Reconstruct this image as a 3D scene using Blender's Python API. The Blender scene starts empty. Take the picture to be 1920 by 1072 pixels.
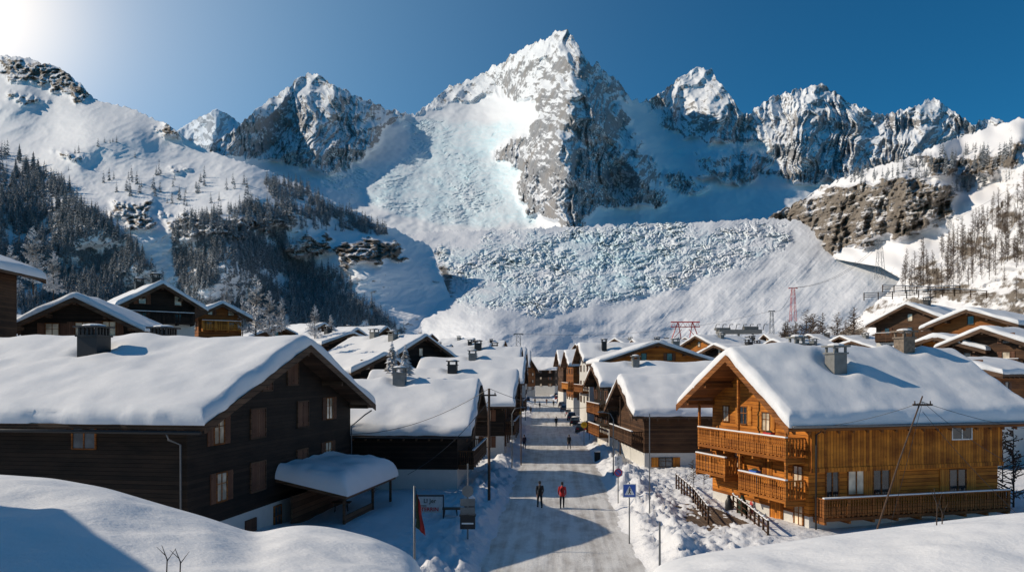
import bpy, math, random
import numpy as np
from mathutils import Vector
random.seed(7)
FP=1500.0; HZ=700.0; CH=9.0
R=math.radians
col=bpy.context.scene.collection
def zz(y,d): return CH+(HZ-y)/FP*d
def xx(x,d): return (x-960)/FP*d
# ---------------- noise
def _h(ix,iy,s):
    n=(ix*374761393+iy*668265263+s*144269504)&0xffffffff
    n=((n^(n>>13))*1274126177)&0xffffffff
    n=n^(n>>16)
    return n/4294967296.0
def perlin(x,y,s=0):
    x=np.asarray(x,float);y=np.asarray(y,float)
    x,y=np.broadcast_arrays(x,y)
    ix=np.floor(x).astype(np.int64);iy=np.floor(y).astype(np.int64)
    fx=x-ix;fy=y-iy
    def g(dx,dy):
        a=_h(ix+dx,iy+dy,s)*2*np.pi
        return np.cos(a)*(fx-dx)+np.sin(a)*(fy-dy)
    u=fx**3*(fx*(fx*6-15)+10);v=fy**3*(fy*(fy*6-15)+10)
    a=g(0,0);b=g(1,0);c=g(0,1);d=g(1,1)
    return 1.5*((a*(1-u)+b*u)*(1-v)+(c*(1-u)+d*u)*v)
def fbm(x,y,o=5,s=0,g=.5):
    r=0;a=1;f=1
    for i in range(o):
        r=r+a*perlin(x*f,y*f,s+i*17);a*=g;f*=2.03
    return r
def ridge(x,y,o=4,s=0,g=.5):
    r=0;a=1;f=1
    for i in range(o):
        r=r+a*(.5-np.abs(perlin(x*f,y*f,s+i*13))*1.5);a*=g;f*=2.07
    return r
def cells(x,y,s=0):
    ix=np.floor(x).astype(np.int64);iy=np.floor(y).astype(np.int64)
    f1=np.full(x.shape,9.);f2=np.full(x.shape,9.);idv=np.zeros(x.shape)
    for dx in(-1,0,1):
        for dy in(-1,0,1):
            px=ix+dx+_h(ix+dx,iy+dy,s);py=iy+dy+_h(ix+dx,iy+dy,s+5)
            d=np.hypot(px-x,py-y);v=_h(ix+dx,iy+dy,s+9)
            c=d<f1
            f2=np.where(c,f1,np.minimum(f2,d));idv=np.where(c,v,idv);f1=np.where(c,d,f1)
    return f1,f2,idv
def sst(a,b,x):
    t=np.clip((x-a)/(b-a),0,1);return t*t*(3-2*t)
def inpoly(poly,X,Y):
    r=np.zeros(X.shape,bool);n=len(poly)
    for i in range(n):
        x1,y1=poly[i];x2,y2=poly[(i+1)%n]
        if y1==y2: continue
        c=((y1>Y)!=(y2>Y))&(X<(x2-x1)*(Y-y1)/(y2-y1)+x1)
        r^=c
    return r
def blur(a,k,ax):
    if k<1:return a
    ker=np.hanning(2*k+3)[1:-1];ker/=ker.sum()
    p=[(0,0)]*a.ndim;p[ax]=(k,k)
    b=np.pad(a,p,mode='edge')
    return np.apply_along_axis(lambda m:np.convolve(m,ker,'valid'),ax,b)
def blur2(a,k): return blur(blur(a,k,0),k,1)
# ---------------- node helpers
class NT:
    def __init__(s,name):
        s.m=bpy.data.materials.new(name);s.m.use_nodes=True
        s.t=s.m.node_tree;s.b=s.t.nodes['Principled BSDF']
    def n(s,ty,ins=None,**k):
        nd=s.t.nodes.new(ty)
        for a,v in k.items(): setattr(nd,a,v)
        for a,v in (ins or {}).items(): s.set(nd.inputs[a],v)
        return nd
    def set(s,i,v):
        if hasattr(v,'is_output'): s.t.links.new(v,i)
        else: i.default_value=v
    def math(s,op,a,b=0,c=0):
        nd=s.t.nodes.new('ShaderNodeMath');nd.operation=op
        s.set(nd.inputs[0],a);s.set(nd.inputs[1],b);s.set(nd.inputs[2],c);return nd.outputs[0]
    def mix(s,f,a,b,mode='MIX'):
        nd=s.t.nodes.new('ShaderNodeMix');nd.data_type='RGBA';nd.blend_type=mode
        s.set(nd.inputs[0],f)
        for i,v in((6,a),(7,b)):
            if isinstance(v,tuple) and len(v)==3: v=v+(1,)
            s.set(nd.inputs[i],v)
        return nd.outputs[2]
    def noise(s,vec,sc,det=4,ro=.55):
        nd=s.n('ShaderNodeTexNoise',{'Scale':sc,'Detail':det,'Roughness':ro})
        if vec is not None: s.set(nd.inputs['Vector'],vec)
        return nd.outputs['Fac']
    def rng(s,v,a,b,c=0,d=1):
        nd=s.n('ShaderNodeMapRange',{'Value':v,'From Min':a,'From Max':b,'To Min':c,'To Max':d});return nd.outputs[0]
    def obj(s): return s.n('ShaderNodeTexCoord').outputs['Object']
    def uv(s): return s.n('ShaderNodeTexCoord').outputs['UV']
    def scale(s,vec,sc,rot=(0,0,0)): return s.n('ShaderNodeMapping',{'Vector':vec,'Scale':sc,'Rotation':rot}).outputs[0]
    def bump(s,h,st=.3,dist=.05):
        nd=s.n('ShaderNodeBump',{'Height':h,'Strength':st,'Distance':dist});s.set(s.b.inputs['Normal'],nd.outputs[0])
    def out(s,c,r=.8,**k):
        if isinstance(c,tuple) and len(c)==3:c=c+(1,)
        s.set(s.b.inputs['Base Color'],c);s.set(s.b.inputs['Roughness'],r)
        for a,v in k.items(): s.set(s.b.inputs[a.replace('_',' ')],v)
        return s.m
def M_plain(name,c,r=.6,var=.15,sc=6,met=0,bump=.1):
    N=NT(name);o=N.obj();f=N.noise(o,sc,5)
    c2=tuple(max(0,x*(1-var*2)) for x in c);c1=tuple(min(1,x*(1+var)) for x in c)
    if bump:N.bump(f,bump,.02)
    return N.out(N.mix(f,c2,c1),r,Metallic=met)
def M_snow(name='snow',c=(.86,.86,.87),lump=.25):
    N=NT(name);o=N.obj();a=N.noise(o,1.2,5);b=N.noise(o,14,4);l=N.noise(o,.35,4)
    h=N.math('ADD',a,N.math('MULTIPLY',b,.18));h=N.math('ADD',h,N.math('MULTIPLY',l,1.5));N.bump(h,lump,.25)
    return N.out(N.mix(N.math('MULTIPLY',N.math('ADD',a,l),.5),tuple(x*.86 for x in c),c),.65,Specular_IOR_Level=.25)
def M_wood(name,c1,c2,vert=False,pitch=.18,bump=.6,knots=False):
    N=NT(name);uv=N.uv();sp=N.n('ShaderNodeSeparateXYZ',{'Vector':uv})
    a=sp.outputs[0 if vert else 1];b=sp.outputs[1 if vert else 0]
    t=N.math('DIVIDE',a,pitch);idx=N.math('FLOOR',t);fr=N.math('FRACT',t)
    wn=N.n('ShaderNodeTexWhiteNoise',noise_dimensions='1D');N.set(wn.inputs['W'],idx)
    rnd=wn.outputs['Value']
    cv=N.n('ShaderNodeCombineXYZ',{'X':N.math('MULTIPLY',t,2.2),'Y':N.math('ADD',N.math('MULTIPLY',b,.55),N.math('MULTIPLY',rnd,37)),'Z':0})
    gr=N.noise(cv.outputs[0],2.4,6,.65)
    big=N.noise(N.scale(uv,(.35,.8,1)),1.5,5)
    f=N.math('ADD',N.math('MULTIPLY',rnd,.55),N.math('MULTIPLY',gr,.6))
    f=N.math('ADD',f,N.math('MULTIPLY',N.math('SUBTRACT',big,.5),1.5))
    c=N.mix(N.rng(f,.15,.95),c1,c2)
    edge=N.math('MINIMUM',fr,N.math('SUBTRACT',1,fr))
    g=N.rng(edge,0,.09)
    c=N.mix(g,tuple(x*.25 for x in c1),c)
    if knots:
        vo=N.n('ShaderNodeTexVoronoi',{'Vector':N.scale(uv,(3.2,1.6,1)) if vert else N.scale(uv,(1.6,3.2,1)),'Scale':1.6})
        k=N.rng(vo.outputs['Distance'],.05,.14)
        c=N.mix(k,tuple(x*.3 for x in c1),c)
    N.bump(N.math('ADD',N.math('MULTIPLY',g,1),N.math('MULTIPLY',gr,.3)),bump,.03)
    return N.out(c,.75,Specular_IOR_Level=.25)
def M_glass(name,c=(.03,.04,.05)):
    N=NT(name);o=N.obj();f=N.noise(o,.9,2)
    return N.out(N.mix(N.rng(f,.4,.62),c,tuple(min(1,x*2.5+.02) for x in c)),.08,Specular_IOR_Level=.8)
def M_terrain(name,rc1,rc2,sn=(.84,.84,.86),sc=.02,ice=(.6,.8,.87),bd=2.5,warm=None,lo=.43,hi=.60):
    N=NT(name);o=N.obj()
    rk=N.n('ShaderNodeAttribute',attribute_name='rock').outputs['Fac']
    ic=N.n('ShaderNodeAttribute',attribute_name='ice').outputs['Fac']
    rot=N.scale(o,(1,1,1),(.35,.5,.3))
    n1=N.noise(N.scale(rot,(.7,.7,1.6)),sc,10,.68);n2=N.noise(o,sc*8,7,.62);n3=N.noise(N.scale(rot,(.6,.6,1.9)),sc*3,8,.7)
    f=N.math('ADD',rk,N.math('MULTIPLY',N.math('SUBTRACT',n1,.5),1.0))
    f=N.math('ADD',f,N.math('MULTIPLY',N.math('SUBTRACT',n2,.5),.8))
    m=N.rng(f,lo,hi)
    c=N.mix(N.rng(n3,.32,.68),rc1,rc2)
    c=N.mix(N.rng(n2,.55,.75,0,.4),c,tuple(x*.5 for x in rc1))
    if warm: c=N.mix(N.rng(n1,.47,.62,0,.7),c,warm)
    s=N.mix(ic,sn,ice)
    c=N.mix(m,s,c)
    h=N.math('ADD',N.math('MULTIPLY',n3,1.0),N.math('MULTIPLY',n2,.8))
    st=N.math('ADD',N.math('MULTIPLY',m,.8),.06)
    bp=N.n('ShaderNodeBump',{'Height':h,'Strength':st,'Distance':bd});N.set(N.b.inputs['Normal'],bp.outputs[0])
    return N.out(c,.8,Specular_IOR_Level=.2)
SNOW=M_snow();SNOWR=M_snow('roof_snow',(.85,.85,.86),.14);SNOWL=M_snow('lumpy_snow',(.80,.80,.82),.7)
DARK=M_wood('dark_wood',(.008,.006,.0045),(.034,.022,.015),False,.2)
DARKV=M_wood('dark_board',(.012,.008,.006),(.045,.028,.019),True,.2)
BROWN=M_wood('brown_wood',(.04,.02,.011),(.12,.06,.03),False,.2)
SHUT=M_wood('shutter_wood',(.08,.036,.022),(.20,.095,.055),True,.16)
ORNV=M_wood('orange_board',(.19,.052,.006),(.70,.245,.028),True,.2,.6,True)
ORN=M_wood('orange_log',(.19,.055,.006),(.66,.23,.030),False,.22,.6)
ORNP=M_wood('orange_plank',(.36,.12,.018),(.70,.28,.045),True,.14)
MIDW=M_wood('amber_wood',(.12,.042,.011),(.34,.125,.031),False,.2)
MIDO=M_wood('carved_amber_wood',(.21,.064,.009),(.52,.185,.030),False,.2)
DECK=M_wood('deck_wood',(.09,.06,.04),(.22,.15,.1),True,.18)
BEAM=M_wood('beam_wood',(.06,.034,.02),(.15,.085,.05),False,.3)
PLAST=M_plain('white_plaster',(.62,.6,.56),.85,.08,2)
CONC=M_plain('concrete',(.22,.22,.21),.9,.25,3,0,.3)
STONE=M_plain('chimney_stone',(.26,.2,.15),.9,.5,5,0,.6)
BLACK=M_plain('black_metal',(.015,.015,.016),.5,.2)
STEEL=M_plain('galvanised_steel',(.18,.19,.2),.5,.2,8,.6)
PANE=M_glass('window_glass');PANE2=M_glass('curtained_glass',(.36,.30,.22));PANED=M_glass('dark_glass',(.015,.018,.02))
POLEW=M_plain('pole_wood',(.09,.05,.03),.8,.4,5)
WHITE=M_plain('white_paint',(.75,.75,.74),.5,.05);GREYP=M_plain('worn_white_paint',(.55,.55,.54),.6,.2)
BLUE=M_plain('sign_blue',(.01,.09,.42),.4,.05);REDP=M_plain('red_paint',(.5,.02,.02),.5,.1)
REDD=M_plain('dark_red_cloth',(.22,.01,.012),.8,.2)
YEL=M_plain('yellow_paint',(.75,.5,.02),.5,.08);GREEN=M_plain('green_cloth',(.008,.03,.014),.8,.2)
RUB=M_plain('rubber',(.02,.02,.02),.8,.2);SKIN=M_plain('skin',(.5,.28,.2),.6,.05)
# ---------------- mesh builder
class Fr:
    def __init__(s,o,a=0,side=1,zabs=False):
        s.o=Vector(o);s.v=(math.sin(a),math.cos(a));s.u=(side*math.cos(a),-side*math.sin(a));s.side=side;s.zabs=zabs
    def w(s,u,v,z):
        return (s.u[0]*u+s.v[0]*v, s.u[1]*u+s.v[1]*v, z-(s.o.z if s.zabs else 0))
    def px(s,face,x,y,off=0,W=0):
        k=(x-960)/FP
        if face=='g': ox,oy=s.o.x-s.u[0]*off,s.o.y-s.u[1]*off;dv=s.v
        elif face=='f': ox,oy=s.o.x-s.v[0]*off,s.o.y-s.v[1]*off;dv=s.u
        else: ox,oy=s.o.x+s.v[0]*W,s.o.y+s.v[1]*W;dv=s.u
        t=(k*oy-ox)/(dv[0]-k*dv[1]);d=oy+t*dv[1]
        return t,zz(y,d)
class MB:
    def __init__(s): s.v=[];s.f=[];s.m=[]
    def box(s,u0,u1,v0,v1,z0,z1,m=0):
        if u0>u1:u0,u1=u1,u0
        if v0>v1:v0,v1=v1,v0
        s.hexa([(u0,v0,z0),(u1,v0,z0),(u1,v1,z0),(u0,v1,z0),(u0,v0,z1),(u1,v0,z1),(u1,v1,z1),(u0,v1,z1)],m)
    def hexa(s,p,m=0):
        n=len(s.v);s.v+=p
        for q in((0,3,2,1),(4,5,6,7),(0,1,5,4),(1,2,6,5),(2,3,7,6),(3,0,4,7)):
            s.f.append(tuple(n+i for i in q));s.m.append(m)
    def face(s,p,m=0):
        n=len(s.v);s.v+=list(p);s.f.append(tuple(range(n,n+len(p))));s.m.append(m)
    def tube(s,pts,rad,n=8,m=0,cap=True):
        if not hasattr(rad,'__len__'):rad=[rad]*len(pts)
        base=len(s.v);P=[Vector(p) for p in pts]
        for i,p in enumerate(P):
            t=(P[min(i+1,len(P)-1)]-P[max(i-1,0)])
            if t.length<1e-9:t=Vector((0,0,1))
            t.normalize()
            a=t.cross(Vector((0,1,0)) if abs(t.y)<.8 else Vector((1,0,0))).normalized();b=t.cross(a)
            for j in range(n):
                th=2*math.pi*j/n;q=p+(a*math.cos(th)+b*math.sin(th))*rad[i];s.v.append(tuple(q))
        for i in range(len(P)-1):
            for j in range(n):
                k=(j+1)%n;s.f.append((base+i*n+j,base+i*n+k,base+(i+1)*n+k,base+(i+1)*n+j));s.m.append(m)
        if cap:
            s.f.append(tuple(base+j for j in range(n))[::-1]);s.m.append(m)
            e=base+(len(P)-1)*n;s.f.append(tuple(e+j for j in range(n)));s.m.append(m)
    def caps(s,pts,rad,n=10,m=0):
        P=[Vector(p) for p in pts];a=(P[0]-P[1]).normalized();b=(P[-1]-P[-2]).normalized()
        pp=[P[0]+a*rad[0]*.95,P[0]+a*rad[0]*.6]+P+[P[-1]+b*rad[-1]*.6,P[-1]+b*rad[-1]*.95]
        rr=[rad[0]*.25,rad[0]*.8]+list(rad)+[rad[-1]*.8,rad[-1]*.25]
        s.tube(pp,rr,n,m)
    def ell(s,c,r,m=0,nu=12,nv=8):
        b=len(s.v)
        for i in range(nv+1):
            ph=math.pi*i/nv
            for j in range(nu):
                th=2*math.pi*j/nu
                s.v.append((c[0]+r[0]*math.sin(ph)*math.cos(th),c[1]+r[1]*math.sin(ph)*math.sin(th),c[2]+r[2]*math.cos(ph)))
        for i in range(nv):
            for j in range(nu):
                k=(j+1)%nu;s.f.append((b+i*nu+j,b+(i+1)*nu+j,b+(i+1)*nu+k,b+i*nu+k));s.m.append(m)
    def lathe(s,prof,m=0,n=12,c=(0,0)):
        s.tube([(c[0],c[1],z) for r,z in prof],[r for r,z in prof],n,m)
    def fin(s,name,mats,F=None,parent=None,smooth=False,loc=None):
        F=F or Fr((0,0,0))
        me=bpy.data.meshes.new(name);fs=s.f if F.side>0 else [t[::-1] for t in s.f]
        me.from_pydata([F.w(*p) for p in s.v],[],fs)
        for m in mats: me.materials.append(m)
        me.polygons.foreach_set('material_index',s.m)
        if smooth: me.polygons.foreach_set('use_smooth',[True]*len(fs))
        uvl=me.uv_layers.new(name='UVMap');uvs=[]
        for fc in fs:
            p=[s.v[i] for i in fc];a=Vector(p[1])-Vector(p[0]);b=Vector(p[-1])-Vector(p[0]);nn=a.cross(b)
            ax=max(range(3),key=lambda i:abs(nn[i]))
            for q in p:
                uvs+= [q[1],q[2]] if ax==0 else ([q[0],q[2]] if ax==1 else [q[0],q[1]])
        uvl.data.foreach_set('uv',uvs)
        ob=bpy.data.objects.new(name,me);col.objects.link(ob)
        if parent: ob.parent=parent
        else: ob.location=loc if loc is not None else F.o
        return ob
def empty(name,o,label,cat,group=None,rz=0):
    e=bpy.data.objects.new(name,None);e.empty_display_size=.5;col.objects.link(e);e.location=o;e.rotation_euler[2]=rz
    tag(e,label,cat,group);return e
def tag(e,label,cat,group=None):
    e['label']=label;e['category']=cat
    if group:e['group']=group
    return e
def gridmesh(name,P,mats,attrs=None,uv=None,smooth=True,flip=False):
    ny,nx=P.shape[:2];me=bpy.data.meshes.new(name)
    idx=np.arange(ny*nx).reshape(ny,nx)
    q=np.stack([idx[:-1,:-1],idx[:-1,1:],idx[1:,1:],idx[1:,:-1]],-1).reshape(-1,4)
    if flip:q=q[:,::-1]
    n=len(q);me.vertices.add(ny*nx);me.vertices.foreach_set('co',P.reshape(-1).astype(np.float32))
    me.loops.add(n*4);me.loops.foreach_set('vertex_index',q.reshape(-1).astype(np.int32))
    me.polygons.add(n);me.polygons.foreach_set('loop_start',(np.arange(n)*4).astype(np.int32))
    me.polygons.foreach_set('loop_total',np.full(n,4,np.int32))
    me.polygons.foreach_set('use_smooth',np.full(n,smooth))
    for m in mats:me.materials.append(m)
    if uv is not None:
        l=me.uv_layers.new(name='UVMap');l.data.foreach_set('uv',uv.reshape(-1,2)[q.reshape(-1)].reshape(-1).astype(np.float32))
    for k,a in(attrs or{}).items():
        at=me.attributes.new(k,'FLOAT','POINT');at.data.foreach_set('value',a.reshape(-1).astype(np.float32))
    me.update();me.validate()
    ob=bpy.data.objects.new(name,me);col.objects.link(ob);return ob
# ---------------- camera, world, sun
sc=bpy.context.scene
cam=bpy.data.cameras.new('camera');co=bpy.data.objects.new('camera',cam);col.objects.link(co);sc.camera=co
co.location=(0,0,CH);co.rotation_euler=(R(90),0,0);cam.sensor_width=36;cam.lens=36*FP/1920
cam.shift_y=(HZ-536)/1920;cam.clip_end=30000;cam.clip_start=.5
EL=32;AZ=-84
sd=Vector((math.sin(R(AZ))*math.cos(R(EL)),math.cos(R(AZ))*math.cos(R(EL)),math.sin(R(EL))))
sl=bpy.data.lights.new('sun','SUN');sl.energy=4.0;sl.angle=R(.5);sl.color=(1,.88,.71)
so=bpy.data.objects.new('sun',sl);col.objects.link(so);so.rotation_euler=sd.to_track_quat('Z','Y').to_euler();so.location=(-100,0,200)
w=bpy.data.worlds.new('World');sc.world=w;w.use_nodes=True;t=w.node_tree;bg=t.nodes['Background']
sky=t.nodes.new('ShaderNodeTexSky');sky.sky_type='NISHITA';sky.sun_disc=False;sky.sun_elevation=R(EL);sky.sun_rotation=R(AZ)
sky.altitude=1800;sky.air_density=1.0;sky.dust_density=.3;sky.ozone_density=3
mx=t.nodes.new('ShaderNodeMix');mx.data_type='RGBA';mx.blend_type='MULTIPLY';mx.inputs[0].default_value=1
mx.inputs[7].default_value=(.12,.66,.86,1);t.links.new(sky.outputs[0],mx.inputs[6])
tc=t.nodes.new('ShaderNodeTexCoord');dp=t.nodes.new('ShaderNodeVectorMath');dp.operation='DOT_PRODUCT'
g=Vector((-.70,1,.47)).normalized();dp.inputs[1].default_value=g
nr=t.nodes.new('ShaderNodeVectorMath');nr.operation='NORMALIZE';t.links.new(tc.outputs['Generated'],nr.inputs[0]);t.links.new(nr.outputs[0],dp.inputs[0])
def wm(op,a,b):
    nd=t.nodes.new('ShaderNodeMath');nd.operation=op
    for i,v in enumerate((a,b)):
        if hasattr(v,'is_output'):t.links.new(v,nd.inputs[i])
        else:nd.inputs[i].default_value=v
    return nd.outputs[0]
dc=wm('MAXIMUM',dp.outputs['Value'],0.0)
g1=wm('MULTIPLY',wm('POWER',dc,220.),9.);g2=wm('MULTIPLY',wm('POWER',dc,8.),2.6);g3=wm('MULTIPLY',wm('POWER',dc,40.),3.0)
def addc(a,f,c):
    nd=t.nodes.new('ShaderNodeMix');nd.data_type='RGBA';nd.blend_type='ADD';nd.clamp_factor=False
    t.links.new(f,nd.inputs[0]);t.links.new(a,nd.inputs[6]);nd.inputs[7].default_value=c;return nd.outputs[2]
c=addc(mx.outputs[2],g1,(1,.74,.42,1));c=addc(c,g2,(.66,.9,1,1));c=addc(c,g3,(1,.72,.42,1))
t.links.new(c,bg.inputs[0]);bg.inputs[1].default_value=.095
sc.view_settings.view_transform='Standard';sc.view_settings.look='None';sc.view_settings.exposure=0
# ---------------- street and ground
RY=[-50,36,53.6,90,135,225,385,700];RX=[-2.1,2.2,3.2,5.1,6.75,9.75,12.8,18]
def rc(Y): return np.interp(Y,RY,RX)
RW=3.6
def ground(X,Y):
    X=np.asarray(X,float);Y=np.asarray(Y,float)
    e=np.abs(X-rc(Y))-RW+.35*fbm(X*0+Y*.25,X*.05,3,44)
    lump=.5+.8*fbm(X*.45,Y*.22,4,3)
    side=np.where(X>rc(Y),1.05,.8)
    near=np.exp(-np.clip(Y-60,0,999)/80.)
    h=.1*sst(0,.6,e)+side*np.clip(lump,.05,2)*np.exp(-((e-2.0)/1.3)**2)*(.45+.55*near)*sst(0,.7,e)
    h=h+sst(2,6,e)*(.2+.22*fbm(X*.15,Y*.15,3,8))
    zone=sst(.1,1.0,e)*(np.exp(-((e-2.2)/3)**2)+.5*np.exp(-((e-6)/4)**2)*(X>rc(Y)))
    h=h+.15*fbm(X*1.6,Y*1.2,4,21)*zone+.30*np.clip(ridge(X*1.0,Y*.8,4,23,.55)+.1,0,1)*zone*near
    h=np.where(e<0,-.06,h)
    h=h+np.clip(.25*(rc(Y)-X-30),0,22)+np.clip(.16*(X-rc(Y)-42),0,22)
    return h+np.clip(.1*(Y-420),0,10)
gx=np.unique(np.concatenate([np.linspace(-12,24,240),-12-np.geomspace(.3,7000,60),24+np.geomspace(.3,7000,60)]))
gy=np.unique(np.concatenate([np.linspace(-60,30,12),30*(14**np.linspace(0,1,500)),420+np.geomspace(2,9000,40)]))
GX,GY=np.meshgrid(gx,gy);GZ=ground(GX,GY)
ob=gridmesh('ground',np.stack([GX,GY,GZ],-1),[SNOWL]);ob['kind']='structure'
N=NT('packed_snow_road');uv=N.uv();a=N.noise(N.scale(uv,(1.6,.05,1)),1.0,6);b=N.noise(N.scale(uv,(.8,.35,1)),1.0,7,.65);d_=N.noise(uv,5,6,.7)
f=N.math('ADD',N.math('MULTIPLY',a,.50),N.math('MULTIPLY',b,.52))
c=N.mix(N.rng(f,.39,.56),(.37,.335,.30),(.80,.78,.75));c=N.mix(N.rng(d_,.45,.65,0,.4),c,(.52,.48,.44))
N.bump(N.math('ADD',f,N.math('MULTIPLY',d_,.4)),.7,.14);ROAD=N.out(c,.45)
ry=np.geomspace(20,430,160);rx=np.linspace(-RW-.75,RW+.75,24);A_,B_=np.meshgrid(rx,ry)
P=np.stack([rc(B_)+A_,B_,.0+.03*fbm(A_*.8,B_*.2,3,4)*(1-(A_/5)**2)],-1)
ob=gridmesh('street',P,[ROAD],uv=np.stack([A_,B_],-1));ob['kind']='structure'
# ---------------- mountain sheets
SH={}
def sheet(name,x0,x1,nx,top,bot,ny,d0,S,disp,mat,rockf=None,icef=None,lb=10,jag=0,back=True,jseed=1):
    xs=np.linspace(x0,x1,nx)
    yt=np.interp(xs,[p[0] for p in top],[p[1] for p in top]);yb=np.interp(xs,[p[0] for p in bot],[p[1] for p in bot])
    jg=jag*fbm(xs*.06,xs*0+jseed,6,jseed,.65) if jag else xs*0
    dd=np.interp(xs,[p[0] for p in d0],[p[1] for p in d0])
    cx=np.linspace(x0,x1,int((x1-x0)/3)+1);yr=np.arange(max(yb)+3,min(yt)-12,-1.5)
    GXr,GYr=np.meshgrid(cx,yr);k=(HZ-GYr)/FP;Sm=S(GXr,GYr);yb2=np.interp(cx,xs,yb)
    inc=np.zeros(k.shape);inc[1:]=(1.5/FP)/np.maximum(Sm-k,.16)[1:]*(GYr[1:]<=yb2)
    ln=np.log(np.interp(cx,xs,dd))[None]+np.cumsum(inc,0);ln=blur(blur(ln,max(2,int(lb*(x1-x0)/nx/3)),1),6,0)
    T=np.linspace(0,1,ny)[:,None];Yi=yb+(yt-yb)*T+jg*T**9;Xi=np.broadcast_to(xs,Yi.shape)
    fi=np.clip((xs-x0)/(x1-x0)*(len(cx)-1),0,len(cx)-1.001);i0=fi.astype(int);ff=fi-i0
    fj=np.clip((yr[0]-Yi)/1.5,0,len(yr)-1.001);j0=fj.astype(int);gg=fj-j0
    I0=np.broadcast_to(i0,Yi.shape)
    d=np.exp((ln[j0,I0]*(1-gg)+ln[j0+1,I0]*gg)*(1-ff)+(ln[j0,I0+1]*(1-gg)+ln[j0+1,I0+1]*gg)*ff)
    k=(HZ-Yi)/FP
    d=d+disp(Xi,Yi,d)
    P=np.stack([(Xi-960)/FP*d,d,CH+k*d],-1)
    du=np.gradient(P,axis=1);dv=np.gradient(P,axis=0);nn=np.cross(du,dv);nn/=np.linalg.norm(nn,axis=2,keepdims=True)+1e-9
    nz=np.abs(nn[...,2])
    rock=rockf(Xi,Yi,nz) if rockf else nz*0;ice=icef(Xi,Yi) if icef else nz*0
    SH[name]=(xs,yt,yb,P)
    if back:
        ext=[]
        for i,(a,b) in enumerate(((.03,.02),(.08,.06),(.2,.18))):
            q=P[-1].copy();q[:,1]+=d[-1]*a;q[:,0]*=(1+a);q[:,2]-=d[-1]*b;ext.append(q)
        P=np.concatenate([P,np.stack(ext)],0);rock=np.concatenate([rock]+[rock[-1:]]*3,0);ice=np.concatenate([ice]+[ice[-1:]*0]*3,0)
    ob=gridmesh(name,P,[mat],{'rock':rock,'ice':ice});ob['kind']='structure';return ob
def onsheet(name,x,y):
    xs,yt,yb,P=SH[name];fx=(x-xs[0])/(xs[-1]-xs[0])*(len(xs)-1);i=int(round(min(max(fx,0),len(xs)-1)))
    tt=(y-yb[i])/(yt[i]-yb[i])
    if tt<0 or tt>1:return None
    return P[int(round(tt*(P.shape[0]-1))),i]
def spurs(lst,Xi,Yi):
    r=0
    for ys,xs,As,w in lst:
        xc=np.interp(Yi,ys,xs);A=np.interp(Yi,ys,As)
        dx=(Xi-xc)/w;r=r-A*(np.clip(1-np.sqrt(dx*dx+.002),0,1)**1.35)
    return r
ROCKF=M_terrain('haze_tinted_far_rock_and_snow',(.24,.28,.34),(.40,.44,.50),sn=(.76,.82,.90),sc=.006,bd=3)  # paler, bluish rock and snow: distance haze put into the colour
ROCKM=M_terrain('haze_tinted_mountain_rock_and_snow',(.18,.19,.21),(.35,.355,.37),sn=(.80,.82,.85),sc=.012,bd=2.0,warm=(.29,.265,.245),lo=.40,hi=.64)  # rock lightened and slightly blued to stand in for aerial haze
HILL=M_terrain('hillside_rock_and_snow',(.10,.08,.065),(.24,.20,.165),sc=.02,bd=1.2)
CLIFF=M_terrain('cliff_rock_and_snow',(.11,.09,.073),(.28,.235,.19),sn=(.76,.75,.76),sc=.03,bd=1.6,lo=.40,hi=.62)
GLAC=M_terrain('glacier_ice_and_snow',(.12,.115,.11),(.24,.23,.22),sn=(.78,.79,.82),sc=.04,bd=1,ice=(.58,.74,.80))
peaks=[405,520,590,700,860,1065,1165,1320,1445,1535,1610,1750,1868]
kx=[];ks=[]
for i,p in enumerate(peaks):
    g0=(peaks[i]-peaks[i-1])/2 if i else 80;g1_=(peaks[i+1]-peaks[i])/2 if i<len(peaks)-1 else 80
    kx+=[p-g0*.6,p,p+g1_*.6,p+g1_];ks+=[-1,0,1,0]
def relief(X,Y,sd_):
    s=np.interp(X+14*fbm(X*.01,Y*.015,3,sd_+1),kx,ks)
    q=X-s*.7*(Y-120)+5*fbm(X*.04,Y*.04,3,sd_+2)
    q2=X+.8*(Y-200);q3=X-.9*(Y-200)
    return -58*ridge(X*.010,Y*.009,3,sd_+3)-26*ridge(q*.020,Y*.011,3,sd_+4)-7*ridge(q*.07,Y*.05,4,sd_+5)-16*ridge(q2*.012,q3*.016,4,sd_+6,.5)
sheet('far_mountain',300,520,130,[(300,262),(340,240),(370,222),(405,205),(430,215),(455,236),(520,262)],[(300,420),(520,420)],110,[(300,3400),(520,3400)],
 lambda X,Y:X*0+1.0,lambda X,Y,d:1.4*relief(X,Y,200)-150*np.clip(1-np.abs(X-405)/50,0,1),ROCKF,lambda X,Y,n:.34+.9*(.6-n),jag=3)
G1=[(745,225),(790,208),(860,190),(930,178),(1010,195),(985,245),(920,285),(925,302),(990,315),(965,345),(985,395),(1050,425),(1050,480),(480,480),(430,440),(500,345),(430,300),(420,285),(640,328),(690,290)]
G2=[(1165,190),(1212,190),(1240,240),(1330,268),(1430,268),(1450,300),(1440,330),(1530,345),(1620,330),(2100,330),(2100,480),(1200,480),(1070,440),(1110,405),(1130,385),(1265,392),(1240,330),(1205,270)]
R3=[[(1235,312),(1290,325),(1330,345),(1320,368),(1262,362)],[(1300,285),(1440,290),(1440,330),(1380,345),(1310,325)]]
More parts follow.
